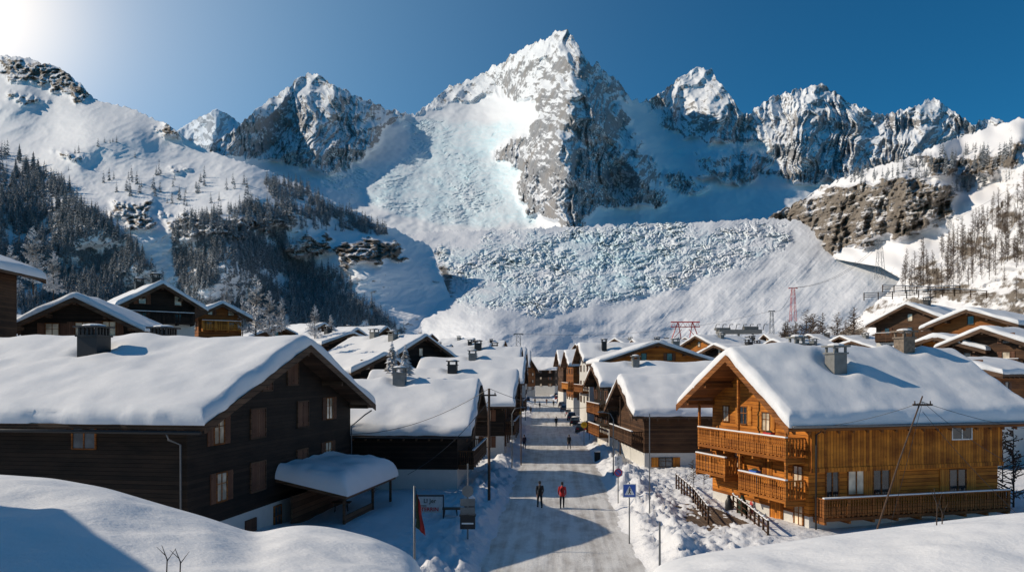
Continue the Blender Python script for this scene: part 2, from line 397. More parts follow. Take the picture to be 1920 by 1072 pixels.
def gm(X,Y):
    Xw=X+14*fbm(X*.03,Y*.03,4,91);Yw=Y+10*fbm(X*.03,Y*.03,4,92)
    m=inpoly(G1,Xw,Yw)|inpoly(G2,Xw,Yw)
    for p in R3:m&=~inpoly(p,Xw,Yw)
    return m.astype(float)
def icem(X,Y):
    p=[(745,225),(800,222),(900,232),(960,225),(975,245),(915,285),(925,302),(980,318),(960,345),(985,395),(1020,415),(900,425),(800,415),(740,400),(650,368),(560,338),(650,325),(750,300),(770,270)]
    p2=[(1240,265),(1330,270),(1450,270),(1455,292),(1400,300),(1290,298),(1240,290)]
    Xw=X+14*fbm(X*.03,Y*.03,4,31);Yw=Y+8*fbm(X*.03,Y*.03,4,32)
    return (inpoly(p,Xw,Yw)|inpoly(p2,Xw,Yw)).astype(float)
def S_main(X,Y):
    m=blur2(gm(X,Y),14);k=(HZ-Y)/FP
    return (1-m)*.95+m*(k+.30)
SP=[([57,100,155,220,300,420],[1062,1066,1078,1062,1040,1062],[0,60,130,190,210,110],130),
    ([155,230,320,400],[1085,1120,1190,1255],[60,110,120,50],60),
    ([137,200,320],[590,570,600],[0,110,80],120),([170,240,330],[650,690,720],[0,80,40],70),([175,230,300],[520,470,430],[0,70,60],60),
    ([126,200,290],[1310,1335,1345],[0,110,80],85),([160,250,340],[1530,1500,1480],[0,110,80],95),([200,290,330],[1610,1600,1590],[20,80,60],60),
    ([185,300],[1750,1720],[0,100],80),([150,240,300],[860,900,940],[0,30,0],70),([130,190,260],[1130,1165,1200],[30,80,60],40)]
def crev(X,Y,sx,sy,sd_):
    Xw=X+18*fbm(X*.02,Y*.03,4,sd_);Yw=Y+8*fbm(X*.025,Y*.035,4,sd_+1)
    a=np.exp(-np.abs(perlin(Xw*sx,Yw*sy,sd_+2))*10);b=np.exp(-np.abs(perlin(Xw*sx*2.3+9,Yw*sy*2.1,sd_+3))*8);c=np.exp(-np.abs(perlin(Xw*sx*5.1,Yw*sy*3.9,sd_+4))*6)
    br=np.clip(.5+1.0*fbm(X*.012,Y*.02,4,sd_+5),0.03,1.15)
    f1,f2,iv=cells(Xw*sx*1.6,Yw*sy*1.2,sd_+6)
    return a,b,c,br,iv
def D_main(X,Y,d):
    m=blur2(gm(X,Y),4);ic=sst(.1,.9,blur2(icem(X,Y),7))
    a,b,c,br,iv=crev(X,Y,.030,.115,81)
    return spurs(SP,X,Y)*(1-.6*m)+(1-m)*relief(X,Y,50)-m*(22*fbm(X*.012,Y*.02,4,70))+ic*(a*7+b*5+c*3-iv*2-4*ridge(X*.04,Y*.10,4,88))*(.15+.85*br)
skyl=[(330,420),(385,300),(395,275),(420,255),(450,235),(480,205),(520,178),(545,158),(570,142),(590,137),(606,145),(625,162),(650,168),(675,185),(700,192),(725,203),(745,211),(765,213),(790,209),(800,198),(825,176),(845,162),(870,154),(900,140),(930,124),(960,105),(985,86),(1010,78),(1035,66),(1052,58),(1064,57),(1075,70),(1085,85),(1100,112),(1108,122),(1118,118),(1132,130),(1142,148),(1152,142),(1162,152),(1172,172),(1185,188),(1200,191),(1215,188),(1235,176),(1255,162),(1280,143),(1300,128),(1310,126),(1322,130),(1336,131),(1345,150),(1360,168),(1375,186),(1388,210),(1402,216),(1415,204),(1430,195),(1445,182),(1458,178),(1480,173),(1500,167),(1515,162),(1530,160),(1545,160),(1560,167),(1580,184),(1600,196),(1625,206),(1650,215),(1670,212),(1690,206),(1705,204),(1722,197),(1738,188),(1750,185),(1765,193),(1780,205),(1800,216),(1815,230),(1830,232),(1845,222),(1855,226),(1868,220),(1885,232),(1920,240),(1990,250)]
UPS=[(860,150),(985,88),(1050,60),(1052,100),(1025,150),(1010,200),(880,190)]
UP2=[(1255,165),(1310,126),(1330,150),(1300,200),(1250,200)];UP3=[(1440,185),(1530,160),(1520,200),(1450,215)]
def rock_main(X,Y,n):
    m=blur2(gm(X,Y),2);mw=blur2(gm(X,Y),16)
    s=np.interp(X,kx,ks)
    st=fbm(X*.05+Y*.03,Y*.02,5,77);fine=fbm((X-s*.7*Y)*.12,Y*.045,3,78)+.5*fbm(X*.05+Y*.08,Y*.18-X*.10,3,79)
    Xw=X+10*fbm(X*.05,Y*.05,3,5)
    up=blur2((inpoly(UPS,Xw,Y)|inpoly(UP2,Xw,Y)|inpoly(UP3,Xw,Y)).astype(float),4)
    return .47+.90*(.60-n)+.18*st+.20*fine-.75*m-.22*mw-.20*up+.04*(Y>230)
def ice_main(X,Y):
    ic=sst(.1,.95,blur2(icem(X,Y),16));a,b,c,br,iv=crev(X,Y,.030,.115,81)
    return ic*np.clip(.25+.45*a+.3*b+.2*c+.18*fbm(X*.02,Y*.03,3,84),0,1)
sheet('mountain_range',330,1990,1060,skyl,[(330,480),(1990,480)],360,[(330,1500),(560,1500),(800,1550),(1062,1500),(1300,1550),(1990,1500)],S_main,D_main,ROCKM,rock_main,ice_main,lb=34,jag=6)
# valley glacier tongue
ICE=[(818,466),(880,448),(1000,436),(1200,428),(1440,416),(1530,430),(1460,480),(1350,515),(1230,548),(1100,572),(970,590),(900,590),(850,565),(822,510)]
def ic2(X,Y):
    Xw=X+40*fbm(X*.013,Y*.025,5,11);Yw=Y+18*fbm(X*.013,Y*.03,5,12);return inpoly(ICE,Xw,Yw).astype(float)
def icf(X,Y): return sst(.10,1.0,blur2(ic2(X,Y),34)*(.9+.5*fbm(X*.03,Y*.05,4,13)))
def tx(X,Y): return crev(X+.55*(Y-480),Y-.10*(X-1100),.030,.090,14)
def D_t(X,Y,d):
    ic=icf(X,Y);a,b,c,br,iv=tx(X,Y)
    o=-7*ic+ic*(a*11+b*7+c*4-iv*2.5-8*ridge(X*.03,Y*.06,4,18,.5))*(.2+.95*br)
    q=(1-ic)
    o=o-q*(12*fbm(X*.008+Y*.004,Y*.012,3,20)+1.3*ridge(X*.03,Y*.05,4,22,.5)+.6*ridge((X+.9*(Y-560))*.09,Y*.012,2,24)*sst(1080,1300,X))
    o=o-125*np.exp(-((X-905-(Y-560)*.35)/170)**2)*sst(500,610,Y)  # hump shaped into the slope so its right flank falls in shade
    return o
def rock_t(X,Y,n):
    st=np.exp(-((X-(815+.35*(Y-470)+10*fbm(Y*.03,Y*0,3,5)))/14)**2)*sst(450,480,Y)
    st2=np.exp(-((X-(1505+.6*(Y-470)+8*fbm(Y*.05,Y*0,3,6)))/7)**2)
    dirty=np.clip((890-X)/60,0,1)*icf(X,Y)
    return -.16+.50*st+.38*st2+.44*dirty+.25*(.75-n)
def ice_t(X,Y):
    ic=icf(X,Y);a,b,c,br,iv=tx(X,Y)
    return ic*np.clip(.14+.6*a+.35*b+.2*c+.30*fbm(X*.012,Y*.03,4,16)+.35*np.exp(-((X-1140)/80)**2)-.2*sst(1200,1400,X),0,1)
sheet('glacier',770,1800,1000,[(770,440),(800,434),(900,432),(1000,428),(1100,424),(1200,419),(1300,417),(1450,409),(1500,414),(1560,440),(1800,470)],[(770,700),(1800,700)],370,[(770,520),(1800,520)],
 lambda X,Y:.38+.08*sst(560,480,Y),D_t,GLAC,rock_t,ice_t,lb=8,jag=4)
# left hillside
lt=[(-400,40),(-100,92),(0,104),(55,108),(75,118),(105,124),(125,136),(150,155),(175,186),(215,196),(250,204),(285,222),(320,236),(350,262),(400,286),(480,312),(560,345),(640,385),(700,410),(760,440),(808,462),(822,500),(845,560),(870,600),(900,660),(915,695)]
RKP=[[(0,108),(60,114),(110,128),(150,155),(176,188),(160,192),(110,172),(60,155),(0,140)],[(535,455),(600,438),(625,470),(600,485),(560,480)],[(630,465),(680,448),(745,450),(765,470),(745,495),(690,485),(640,500)],
     [(200,375),(260,370),(300,400),(280,430),(220,415)],[(310,410),(400,400),(520,420),(500,440),(420,445),(330,440)],[(290,225),(345,245),(350,262),(310,250)],[(480,395),(530,400),(545,420),(500,420)],[(20,175),(90,185),(80,195),(20,185)],[(100,280),(150,290),(140,300),(100,292)],[(320,310),(360,315),(350,325),(320,322)]]
def rkl(X,Y):
    Xw=X+26*fbm(X*.03,Y*.05,5,61);Yw=Y+12*fbm(X*.03,Y*.05,5,62);m=np.zeros(X.shape,bool)
    for p in RKP:m|=inpoly(p,Xw,Yw)
    return blur2(m.astype(float),2)
def D_l(X,Y,d):
    r=blur2(rkl(X,Y),3)
    return -55*fbm(X*.004,Y*.006,2,63)-4*ridge(X*.012+Y*.008,Y*.02,4,64)-r*10-r*15*ridge(X*.05,Y*.09,3,65)
sheet('left_hillside',-400,915,760,lt,[(-400,705),(915,705)],340,[(-400,400),(400,430),(700,480),(915,560)],lambda X,Y:.64+.15*blur2(rkl(X,Y),10),D_l,HILL,
 lambda X,Y,n:.05+.44*rkl(X,Y)+.35*(.8-n)+.15*fbm(X*.012,Y*.06,4,66)+.15*fbm(X*.03,Y*.16,3,67)+.10*sst(560,640,X),lb=24,jag=4)
# right cliff hill
rt=[(1440,408),(1460,395),(1485,385),(1510,370),(1540,350),(1600,325),(1650,310),(1700,297),(1750,275),(1800,258),(1850,240),(1920,220),(2100,170),(2400,120)]
CLP=[(1440,395),(1530,360),(1600,345),(1700,335),(1760,330),(1790,350),(1790,400),(1740,425),(1690,440),(1640,455),(1560,476),(1500,478),(1455,440)]
def clm(X,Y):
    Xw=X+22*fbm(X*.03,Y*.04,5,71);Yw=Y+14*fbm(X*.03,Y*.04,5,72)
    m=inpoly(CLP,Xw,Yw)|inpoly([(1700,280),(1780,300),(1920,270),(1920,310),(1850,330),(1760,325)],Xw,Yw)
    return blur2(m.astype(float),3)
def D_r(X,Y,d):
    c=blur2(clm(X,Y),3);q=X+.25*Y
    return -30*fbm(X*.008,Y*.01,3,73)-c*(10+24*ridge(q*.018,Y*.012,3,74)+8*ridge(q*.07,Y*.035,3,75)+7*ridge(X*.02,(Y+.3*X)*.09,3,79))
sheet('cliff_hillside',1440,2400,560,rt,[(1440,412),(1452,445),(1470,470),(1500,482),(1560,485),(1650,500),(1720,540),(1800,600),(2400,700)],260,[(1440,1050),(1560,850),(1700,620),(1920,420),(2400,300)],
 lambda X,Y:.66+.5*blur2(clm(X,Y),8),D_r,CLIFF,lambda X,Y,n:.10+.52*clm(X,Y)+.5*(.68-n)+.2*fbm(X*.03,Y*.09,4,76),lb=12,jag=4)
# right near slope
nt_=[(1560,640),(1620,585),(1660,552),(1700,512),(1750,482),(1800,448),(1850,402),(1920,345),(2100,240),(2400,150)]
sheet('right_hillside',1560,2400,300,nt_,[(1560,705),(2400,705)],160,[(1560,330),(1700,220),(1920,130),(2400,110)],lambda X,Y:.62+0*X,
 lambda X,Y,d:-8*fbm(X*.01,Y*.02,4,95)-2*ridge(X*.03,Y*.05,4,96),CLIFF,lambda X,Y,n:.35+.35*(.75-n)+.30*fbm(X*.012+Y*.01,Y*.03,4,97)+.16*fbm(X*.05,Y*.12,3,98),lb=8,jag=5)
# foreground snow banks
def bank(name,top,d1,d0,ybot=1180,fall=5):
    xs=np.linspace(top[0][0],top[-1][0],160)
    yt=np.interp(xs,[p[0] for p in top],[p[1] for p in top]);yt=blur(yt[None],5,1)[0]
    T=np.linspace(0,1,50)[:,None];d=d0+(d1-d0)*T**1.1
    s=np.sin(T*np.pi/2);Yi=ybot+(yt-ybot)*s
    d=np.broadcast_to(d,Yi.shape);Xi=np.broadcast_to(xs,Yi.shape);k=(HZ-Yi)/FP
    P=np.stack([(Xi-960)/FP*d,d,CH+k*d],-1);P[...,2]+=.10*fbm(P[...,0]*.5,P[...,1]*.4,3,33)*(1-T)*T*4
    ext=[]
    for a in np.linspace(.05,1,14):
        q=P[-1].copy();q[:,1]+=fall*a;q[:,0]*=1+fall*a/d1;q[:,2]=q[:,2]-(a**1.7)*(q[:,2]+.5)+.0;ext.append(q)
    P=np.concatenate([P,np.stack(ext)],0)
    ob=gridmesh(name,P,[SNOW]);ob['kind']='structure'
bank('snow_bank',[(-260,880),(0,889),(100,896),(200,914),(300,944),(380,967),(430,984),(475,1000),(500,996),(530,988),(570,984),(620,988),(700,1008),(760,1034),(795,1062),(806,1085),(812,1180)],16,7)
bank('snow_bank',[(1195,1180),(1210,1082),(1225,1065),(1270,1048),(1330,1036),(1450,1020),(1550,1005),(1700,985),(1850,967),(1920,960),(2150,945)],17,8)
# ---------------- houses
def roofz(v,W,he,hr,hb):
    h=W/2
    return he+(hr-he)*v/h if v<=h else hb+(hr-hb)*(W-v)/h
def slab(b,u0,u1,v0,v1,za,zb,th,m=0):
    b.hexa([(u0,v0,za),(u1,v0,za),(u1,v1,zb),(u0,v1,zb),(u0,v0,za+th),(u1,v0,za+th),(u1,v1,zb+th),(u0,v1,zb+th)],m)
def snowcap(F,u0,u1,v0,v1,zf,th,parent,seed,name='roof_snow',n=44,rr=None,am=.09,pits=()):
    rr=rr or th*.5
    def ax(a,b,n):
        e=np.array([0,.02,.07,.16,.3,.5,.75,1.])*rr
        return np.concatenate([a+e,np.linspace(a+rr,b-rr,n)[1:-1],b-e[::-1]])
    U,V=np.meshgrid(ax(u0,u1,n),ax(v0,v1,n))
    e=np.minimum(np.minimum(U-u0,u1-U),np.minimum(V-v0,v1-V));q=np.clip(e/rr,0,1)
    prof=np.sqrt(np.clip(1-(1-q)**2,0,1))
    zr=zf(V)
    Z=zr+th*prof*(1+.2*fbm(U*.25,V*.25,3,seed))+am*fbm(U*.35,V*.35,4,seed+3)*prof+.1*fbm(U*.09,V*.1,2,seed+4)*prof
    for pu,pv in pits:
        r_=np.hypot(U-pu,V-pv);Z=Z-th*.45*np.exp(-(r_/1.0)**4)+th*.12*np.exp(-((r_-1.5)/.5)**2)
    cu=(u0+u1)/2;cv=(v0+v1)/2;bl=.05*np.sin(np.clip(prof,0,1)*np.pi)
    wob=.14*fbm(U*.6,V*.6,4,seed+9)
    U2=U+np.sign(U-cu)*bl*(np.minimum(U-u0,u1-U)<rr*.6)+wob*(q<.5)
    V2=V+np.sign(V-cv)*bl*(np.minimum(V-v0,v1-V)<rr*.6)+wob*(q<.5)
    oz=F.o.z if F.zabs else 0
    P=np.stack([F.u[0]*U2+F.v[0]*V2,F.u[1]*U2+F.v[1]*V2,Z-oz],-1)
    ob=gridmesh(name,P,[SNOWR],flip=(F.side<0))
    if parent: ob.parent=parent
    return ob
def window(F,house,face,pos,z,w,h,frame,shut=None,pane=0,det=True,W=0,ajar=False):
    b=MB();e=.07 if w>.7 else .05
    def bx(p0,p1,z0,z1,o0,o1,m,bb=b):
        if face=='g':bb.box(-o1,-o0,p0,p1,z0,z1,m)
        elif face=='f':bb.box(p0,p1,-o1,-o0,z0,z1,m)
        else:bb.box(p0,p1,W+o0,W+o1,z0,z1,m)
    p0,p1=pos-w/2,pos+w/2;z0,z1=z-h/2,z+h/2
    bx(p0,p0+e,z0,z1,-.05,.07,0);bx(p1-e,p1,z0,z1,-.05,.07,0);bx(p0+e,p1-e,z0,z0+e,-.05,.10,0);bx(p0+e,p1-e,z1-e,z1,-.05,.07,0)
    if det:
        bx(pos-.03,pos+.03,z0+e,z1-e,-.05,.05,0);bx(p0+e,pos-.03,z0+h*.6,z0+h*.6+.04,-.05,.045,0);bx(pos+.03,p1-e,z0+h*.6,z0+h*.6+.04,-.05,.045,0)
        wo=b.fin('window',[frame],F,house);g=MB();bx(p0+e,p1-e,z0+e,z1-e,-.04,.02,0,g);g.fin('pane',[PANE2 if pane else PANE],F,wo)
    else:
        bx(p0+e,p1-e,z0+e,z1-e,-.04,.02,1);b.fin('window',[frame,PANE2 if pane else PANE],F,house)
    if shut:
        sw=w*.5
        for s in((p0-sw-.03,p0-.03),(p1+.03,p1+sw+.03)):
            g=MB();bx(s[0],s[1],z0,z1,.004,.05,0,g)
            bx(s[0]+.02,s[1]-.02,z0+.15,z0+.25,.05,.075,0,g);bx(s[0]+.02,s[1]-.02,z1-.25,z1-.15,.05,.075,0,g);g.fin('shutter',[shut],F,house)
def closed(F,house,face,pos,z,w,h,m):
    for s in(-1,1):
        g=MB();p0,p1=(pos-w/2,pos-.015) if s<0 else (pos+.015,pos+w/2)
        for(a,c,z0,z1,o0,o1)in((p0,p1,z-h/2,z+h/2,.004,.05),(p0+.03,p1-.03,z-h/2+.15,z-h/2+.25,.05,.08),(p0+.03,p1-.03,z+h/2-.25,z+h/2-.15,.05,.08)):
            if face=='g':g.box(-o1,-o0,a,c,z0,z1)
            else:g.box(a,c,-o1,-o0,z0,z1)
        g.fin('shutter',[m],F,house)
    g=MB();o=.1
    for a,c,z0,z1 in((pos-w/2-.09,pos-w/2-.01,z-h/2-.08,z+h/2+.08),(pos+w/2+.01,pos+w/2+.09,z-h/2-.08,z+h/2+.08),(pos-w/2-.01,pos+w/2+.01,z+h/2+.01,z+h/2+.09),(pos-w/2-.01,pos+w/2+.01,z-h/2-.09,z-h/2-.01)):
        if face=='g':g.box(-.09,-.002,a,c,z0,z1)
        else:g.box(a,c,-.09,-.002,z0,z1)
    g.fin('window_frame',[BEAM],F,house)
def balcony(F,house,face,p0,p1,z,dep,mat,pat=.16,rh=1.0,dropped=.0,snow=True):
    def bx(b,a,c,o0,o1,z0,z1,m=0):
        if face=='g':b.box(-o1,-o0,a,c,z0,z1,m)
        else:b.box(a,c,-o1,-o0,z0,z1,m)
    b=MB();bx(b,p0,p1,.004,dep,z-.18,z)
    n=max(2,int((p1-p0)/1.6))
    for i in range(n+1):
        q=p0+.1+(p1-p0-.2)*i/n;bx(b,q-.07,q+.07,.005,dep-.02,z-.36,z-.183)
    bo=b.fin('balcony',[mat],F,house);b=MB()
    for i in range(n+1):
        q=p0+.06+(p1-p0-.12)*i/n;bx(b,q-.06,q+.06,dep-.13,dep-.01,z,z+rh)
    bx(b,p0,p1,dep-.16,dep+.03,z+rh,z+rh+.08);bx(b,p0+.12,p1-.12,dep-.09,dep-.04,z+.08,z+.16)
    for q in(p0,p1-.1):
        bx(b,q,q+.1,.0,dep-.16,z+rh,z+rh+.08)
        k=0.1
        while k<dep-.2: bx(b,q+.03,q+.07,k,k+pat*.6,z+.05,z+rh);k+=pat
    q=p0+.14;i=0
    while q<p1-.14:
        i+=1;ww=pat*(.78 if i%2 else .6)
        bx(b,q,q+ww,dep-.038,dep-.012,z+(.02 if i%2 else .08),z+rh*.62)
        bx(b,q+ww*.25,q+ww*.75,dep-.038,dep-.012,z+rh*.62,z+rh);q+=pat
    r=b.fin('railing',[mat],F,bo)
    if snow:
        b=MB();bx(b,p0,p1,dep-.15,dep+.02,z+rh+.081,z+rh+.15);b.fin('railing_snow',[SNOWR],F,bo)
def chimney(F,roof,u,v,zr,h,kind,s=.55):
    m={'c':CONC,'s':STONE,'k':BLACK,'w':PLAST}[kind];gp=.42 if s>.56 else .32
    b=MB();b.box(u-s,u+s,v-s,v+s,zr-.9,zr+h);b.box(u-s-.08,u+s+.08,v-s-.08,v+s+.08,zr+h,zr+h+.1)
    nn=5 if s>.56 else 2
    for i in range(nn):
        q=-s*.85+1.7*s*i/(nn-1)
        for a in(-1,1):
            b.box(u+q-.06,u+q+.06,v+a*s*.85-.06,v+a*s*.85+.06,zr+h+.1,zr+h+.1+gp)
            if 0<i<nn-1:b.box(u+a*s*.85-.06,u+a*s*.85+.06,v+q-.06,v+q+.06,zr+h+.1,zr+h+.1+gp)
    b.box(u-s-.15,u+s+.15,v-s-.15,v+s+.15,zr+h+.1+gp,zr+h+.2+gp)
    b.ell((u,v,zr+h+.2+gp),(s+.05,s+.05,.16),1,10,6)
    c=b.fin('chimney',[m,SNOWR],F,roof)
    return c
def house(label,A,a,side,W,L,he,hr,wood,basem=PLAST,hbase=None,heB=None,ovu=1.2,ovv=1.1,th=.55,ch=(),wins=(),near=False,roofm=BEAM,zb=None,autow=None,frame=None,n=26,cat='chalet'):
    heB=he if heB is None else heB
    if zb is None: zb=float(ground(A[0],A[1]))-.4
    a=R(a);F=Fr((A[0],A[1],zb),a,side,True)
    e=empty('chalet',(A[0],A[1],zb),label,cat);h=W/2
    hbs=hbase if hbase is not None else zb+2.2
    b=MB();b.box(.03,L-.03,.03,W-.03,zb-1,hbs);b.fin('masonry_base',[basem],F,e)
    b=MB();P=[(0,hbs),(W,hbs),(W,heB),(h,hr),(0,he)]
    b.face([(0,y,z) for y,z in P][::-1]);b.face([(L,y,z) for y,z in P])
    b.face([(0,0,hbs),(L,0,hbs),(L,0,he),(0,0,he)]);b.face([(0,W,hbs),(0,W,heB),(L,W,heB),(L,W,hbs)]);b.face([(0,0,hbs),(0,W,hbs),(L,W,hbs),(L,0,hbs)])
    b.fin('wall',[wood],F,e)
    zr=lambda v:roofz(v,W,he,hr,heB)
    b=MB();u0,u1=-ovu,L+ovu;s1=(hr-he)/h;s2=(hr-heB)/h
    slab(b,u0,u1,-ovv,h,he-s1*ovv,hr,.2);slab(b,u0,u1,h,W+ovv,hr,heB-s2*ovv,.2)
    for q0,q1 in((u0-.06,u0-.003),(u1+.003,u1+.06)):
        slab(b,q0,q1,-ovv,h,he-s1*ovv-.18,hr-.18,.42);slab(b,q0,q1,h,W+ovv,hr-.18,heB-s2*ovv-.18,.42)
    if near:
        q=u0+.3
        while q<u1-.2:
            slab(b,q,q+.14,-ovv+.05,-.02,he-s1*(ovv-.05)-.2,he-.2,.198);q+=.95
        for v in(0.05,h*.5,h-.12,h*1.5,W-.3):
            b.box(u0+.1,-.003,v,v+.24,zr(v+.12)-.42,zr(v+.12)-.13)
    rf=b.fin('roof',[roofm],F,e)
    def zf(V):
        r1=he+(hr-he)*V/h;r2=heB+(hr-heB)*(W-V)/h;dlt=r1-r2
        return (r1+r2)/2-np.sqrt(dlt**2+.06)/2+.202
    snowcap(F,u0+.02,u1-.02,-ovv+.0,W+ovv-.0,zf,th,rf,int(abs(A[0]*7+A[1]*3))%97,n=n,pits=[(q[0],q[1]) for q in ch])
    for (u,v,hh,k,s) in ch: chimney(F,rf,u,v,zr(v)+th*.8,hh,k,s)
    fm=frame or roofm
    for q in wins:
        face,x,y,w_,h_,kind=q[:6]
        p,z=F.px(face,x,y,W=W)
        if kind=='c':closed(F,e,face,p,z,w_,h_,SHUT)
        elif kind=='d':
            b=MB();
            if face=='g':b.box(-.06,.05,p-w_/2,p+w_/2,z-h_/2,z+h_/2)
            else:b.box(p-w_/2,p+w_/2,-.06,.05,z-h_/2,z+h_/2)
            b.fin('door',[q[6] if len(q)>6 else SHUT],F,e)
        else:window(F,e,face,p,z,w_,h_,fm,(q[6] if len(q)>6 else SHUT) if kind=='s' else None,kind=='s' and wood is DARK or random.random()<.3)
    if autow:
        for face in autow:
            ln=W if face=='g' else L
            nn=max(2,int(ln/3.2))
            rows=[he-1.3,he-4.0,he-6.7] if face!='g' else [he-1.3,he-4.0,he-6.7,he+.7]
            for zc in rows:
                if zc<zb+1.2:continue
                for i in range(nn):
                    if zc>he and abs(i-(nn-1)/2)>.8:continue
                    window(F,e,face,ln*(i+.5)/nn,zc,.85,1.15,BEAM if wood is not DARK else SHUT,SHUT if i%2==0 else None,random.random()<.35,False,W)
    return e,F,rf,zr
# L1 big dark chalet
e,F,rf,zr=house('large dark blackened wood chalet with thick snowy roof',(-15.1,37.2),9.3,-1,21,20,6.85,10.45,DARK,PLAST,1.6,th=.78,ovu=1.5,ovv=1.1,near=True,n=60,
 ch=[(10.2,7.2,1.15,'k',.62),(9.2,12.4,.9,'k',.6)],zb=0,
 wins=[('g',410,805,1.05,1.5,'s'),('g',483,793,1.6,1.5,'c'),('g',567,776,1.5,1.5,'c'),('g',617,765,1.15,1.5,'s'),('g',548,698,1.4,1.4,'c'),('g',500,712,1.1,1.1,'c'),
  ('g',415,912,1.05,1.5,'s'),('g',483,892,1.6,1.5,'c'),('g',566,866,1.5,1.5,'c'),('g',615,848,1.15,1.5,'s'),('g',520,972,.95,1.6,'w'),('g',470,988,1.2,.9,'d'),('g',583,958,1.1,1.3,'w'),
  ('f',158,815,1.3,1.4,'w')],frame=MIDW)
b=MB();b.tube([(0.25,-1.25,6.3),(0.25,-1.1,6.0),(.25,-.15,5.7),(.25,-.12,0)],.05,8);b.fin('downpipe',[STEEL],F,e,smooth=True)
b=MB();b.tube([(-1.4,-1.25,6.35),(21,-1.25,6.35)],.09,8);b.fin('gutter',[BLACK],F,e,smooth=True)
b=MB();b.tube([(-1.3,21.9,6.3),(-.9,21.6,6.0),(-.12,20.9,5.2),(-.12,20.9,1)],.05,8);b.fin('downpipe',[STEEL],F,e,smooth=True)
# canopy on L1
V0,V1=9.0,18.2
cn=MB();cn.hexa([(-4.3,V0,1.85),(-.02,V0,2.75),(-.02,V1,2.75),(-4.3,V1,1.85),(-4.3,V0,2.05),(-.02,V0,2.95),(-.02,V1,2.95),(-4.3,V1,2.05)])
cnp=cn.fin('canopy',[BEAM],F,e)
for vv in(V0+.3,14.2,V1-.4):
    b=MB();b.box(-4.1,-3.96,vv,vv+.14,-.2,1.9);b.fin('canopy_post',[BEAM],F,cnp)
b=MB();b.box(-.9,-.82,V0+.3,V1-.3,-.2,1.9);b.box(-4.05,-3.98,V0+.45,14.1,-.2,.85);b.fin('canopy_side_boards',[BEAM],F,cnp)
U=np.concatenate([-4.45+np.array([0,.02,.07,.16,.3,.5,.75]),np.linspace(-3.5,-.05,20)]);V=np.concatenate([V0-.15+np.array([0,.02,.07,.16,.3,.5,.75]),np.linspace(V0+1,V1-1,30),V1+.15-np.array([.75,.5,.3,.16,.07,.02,0])]);UU,VV=np.meshgrid(U,V)
ee=np.minimum(np.minimum(UU+4.45,1.2-UU),np.minimum(VV-V0+.15,V1+.15-VV));qq=np.clip(ee/1.0,0,1);pr=np.sqrt(np.clip(1-(1-qq)**2,0,1))
ZZ=2.07+.21*(UU+4.3)+1.2*pr+.14*fbm(UU*.5,VV*.5,3,4)*pr-.12*pr*(UU+4.3)*.8
P=np.stack([F.u[0]*UU+F.v[0]*VV,F.u[1]*UU+F.v[1]*VV,ZZ],-1);ob=gridmesh('canopy_snow',P,[SNOWR],flip=True);ob.parent=cnp
# chalet added out of view beside the camera to shade the left bank
house('added dark wood chalet out of view, shading the snow bank',(-14.2,2),0,-1,9.5,10,11.0,13.5,DARK,PLAST,3,zb=0)
# L2
e,F,rf,zr=house('dark wood chalet on white plaster base, deep roof snow',(-4.1,60),3,-1,14,15,4.6,7.8,DARK,PLAST,1.8,th=.7,ovu=1.2,ovv=.9,near=True,n=44,zb=0,ch=[(5.6,6.4,.9,'c',.5)],
 wins=[('g',880,850,.9,1.2,'s')])
balcony(F,e,'g',.6,12,2.1,1.2,BROWN)
b=MB();b.tube([(-1.2,-1.05,4.25),(15,-1.05,4.25)],.08,8);b.fin('gutter',[BLACK],F,e,smooth=True)
e,F,rf,zr=house('dark wood chalet with snowy roof along the street',(-.8,82),3,-1,12,14,6.0,8.9,DARK,PLAST,2.6,th=.6,near=True,n=36,zb=0,ch=[(6,5.4,.8,'k',.5)],autow=['g','f'])
balcony(F,e,'g',.6,11,3.0,1.1,BROWN)
e,F,rf,zr=house('brown wood chalet with snowy roof along the street',(xx(966,102),102),3,-1,12,12,8.0,10.6,BROWN,PLAST,3,th=.6,near=True,zb=0,ch=[(6,5.4,.8,'c',.5)],autow=['g','f'])
balcony(F,e,'g',.6,11,4.5,1.1,BROWN)
house('amber wood chalet with broad snowy roof',(xx(962,124),124),3,-1,13,13,9.6,12.8,MIDW,PLAST,3,th=.6,near=True,zb=0,ch=[(6,5.8,.9,'k',.55)],autow=['g','f'])
house('brown wood chalet near the far street bend',(xx(974,150),150),3,-1,12,11,10.5,13.6,BROWN,PLAST,3,th=.6,zb=0,autow=['g','f'],ch=[(5,5,.9,'k',.55)])
house('dark wood chalet behind the street houses',(xx(860,112),112),12,-1,11,10,8.6,11.3,DARK,PLAST,3,th=.6,near=True,zb=0,autow=['g','f'],ch=[(5,4.5,.8,'c',.5)])
house('white plaster house with snowy roof near the street end',(xx(985,200),200),3,-1,12,11,11,14.5,PLAST,PLAST,3,zb=0,autow=['g','f'])
house('dark gabled chalet with snow on the roof',(xx(735,108),108),38,-1,11,13,11.3,14.0,DARK,PLAST,8,near=True,zb=0,ch=[(4,4,.8,'c',.5),(9,5,.8,'c',.5)],autow=['g','f'])
house('small dark chalet under heavy snow',(xx(662,90),90),45,-1,7.5,9,9.3,10.9,DARK,PLAST,5,near=True,zb=0,autow=['g'])
house('snow covered chalet with brown walls',(xx(560,140),140),45,-1,9,10,15.2,17.6,BROWN,PLAST,8,autow=['g','f'])
house('snow covered chalet with amber walls',(xx(630,150),150),35,-1,9,9,15,17.2,MIDW,PLAST,8,autow=['g','f'])
house('snow roofed chalet among houses',(xx(690,170),170),30,-1,10,12,16,18.8,DARK,PLAST,8,autow=['g','f'])
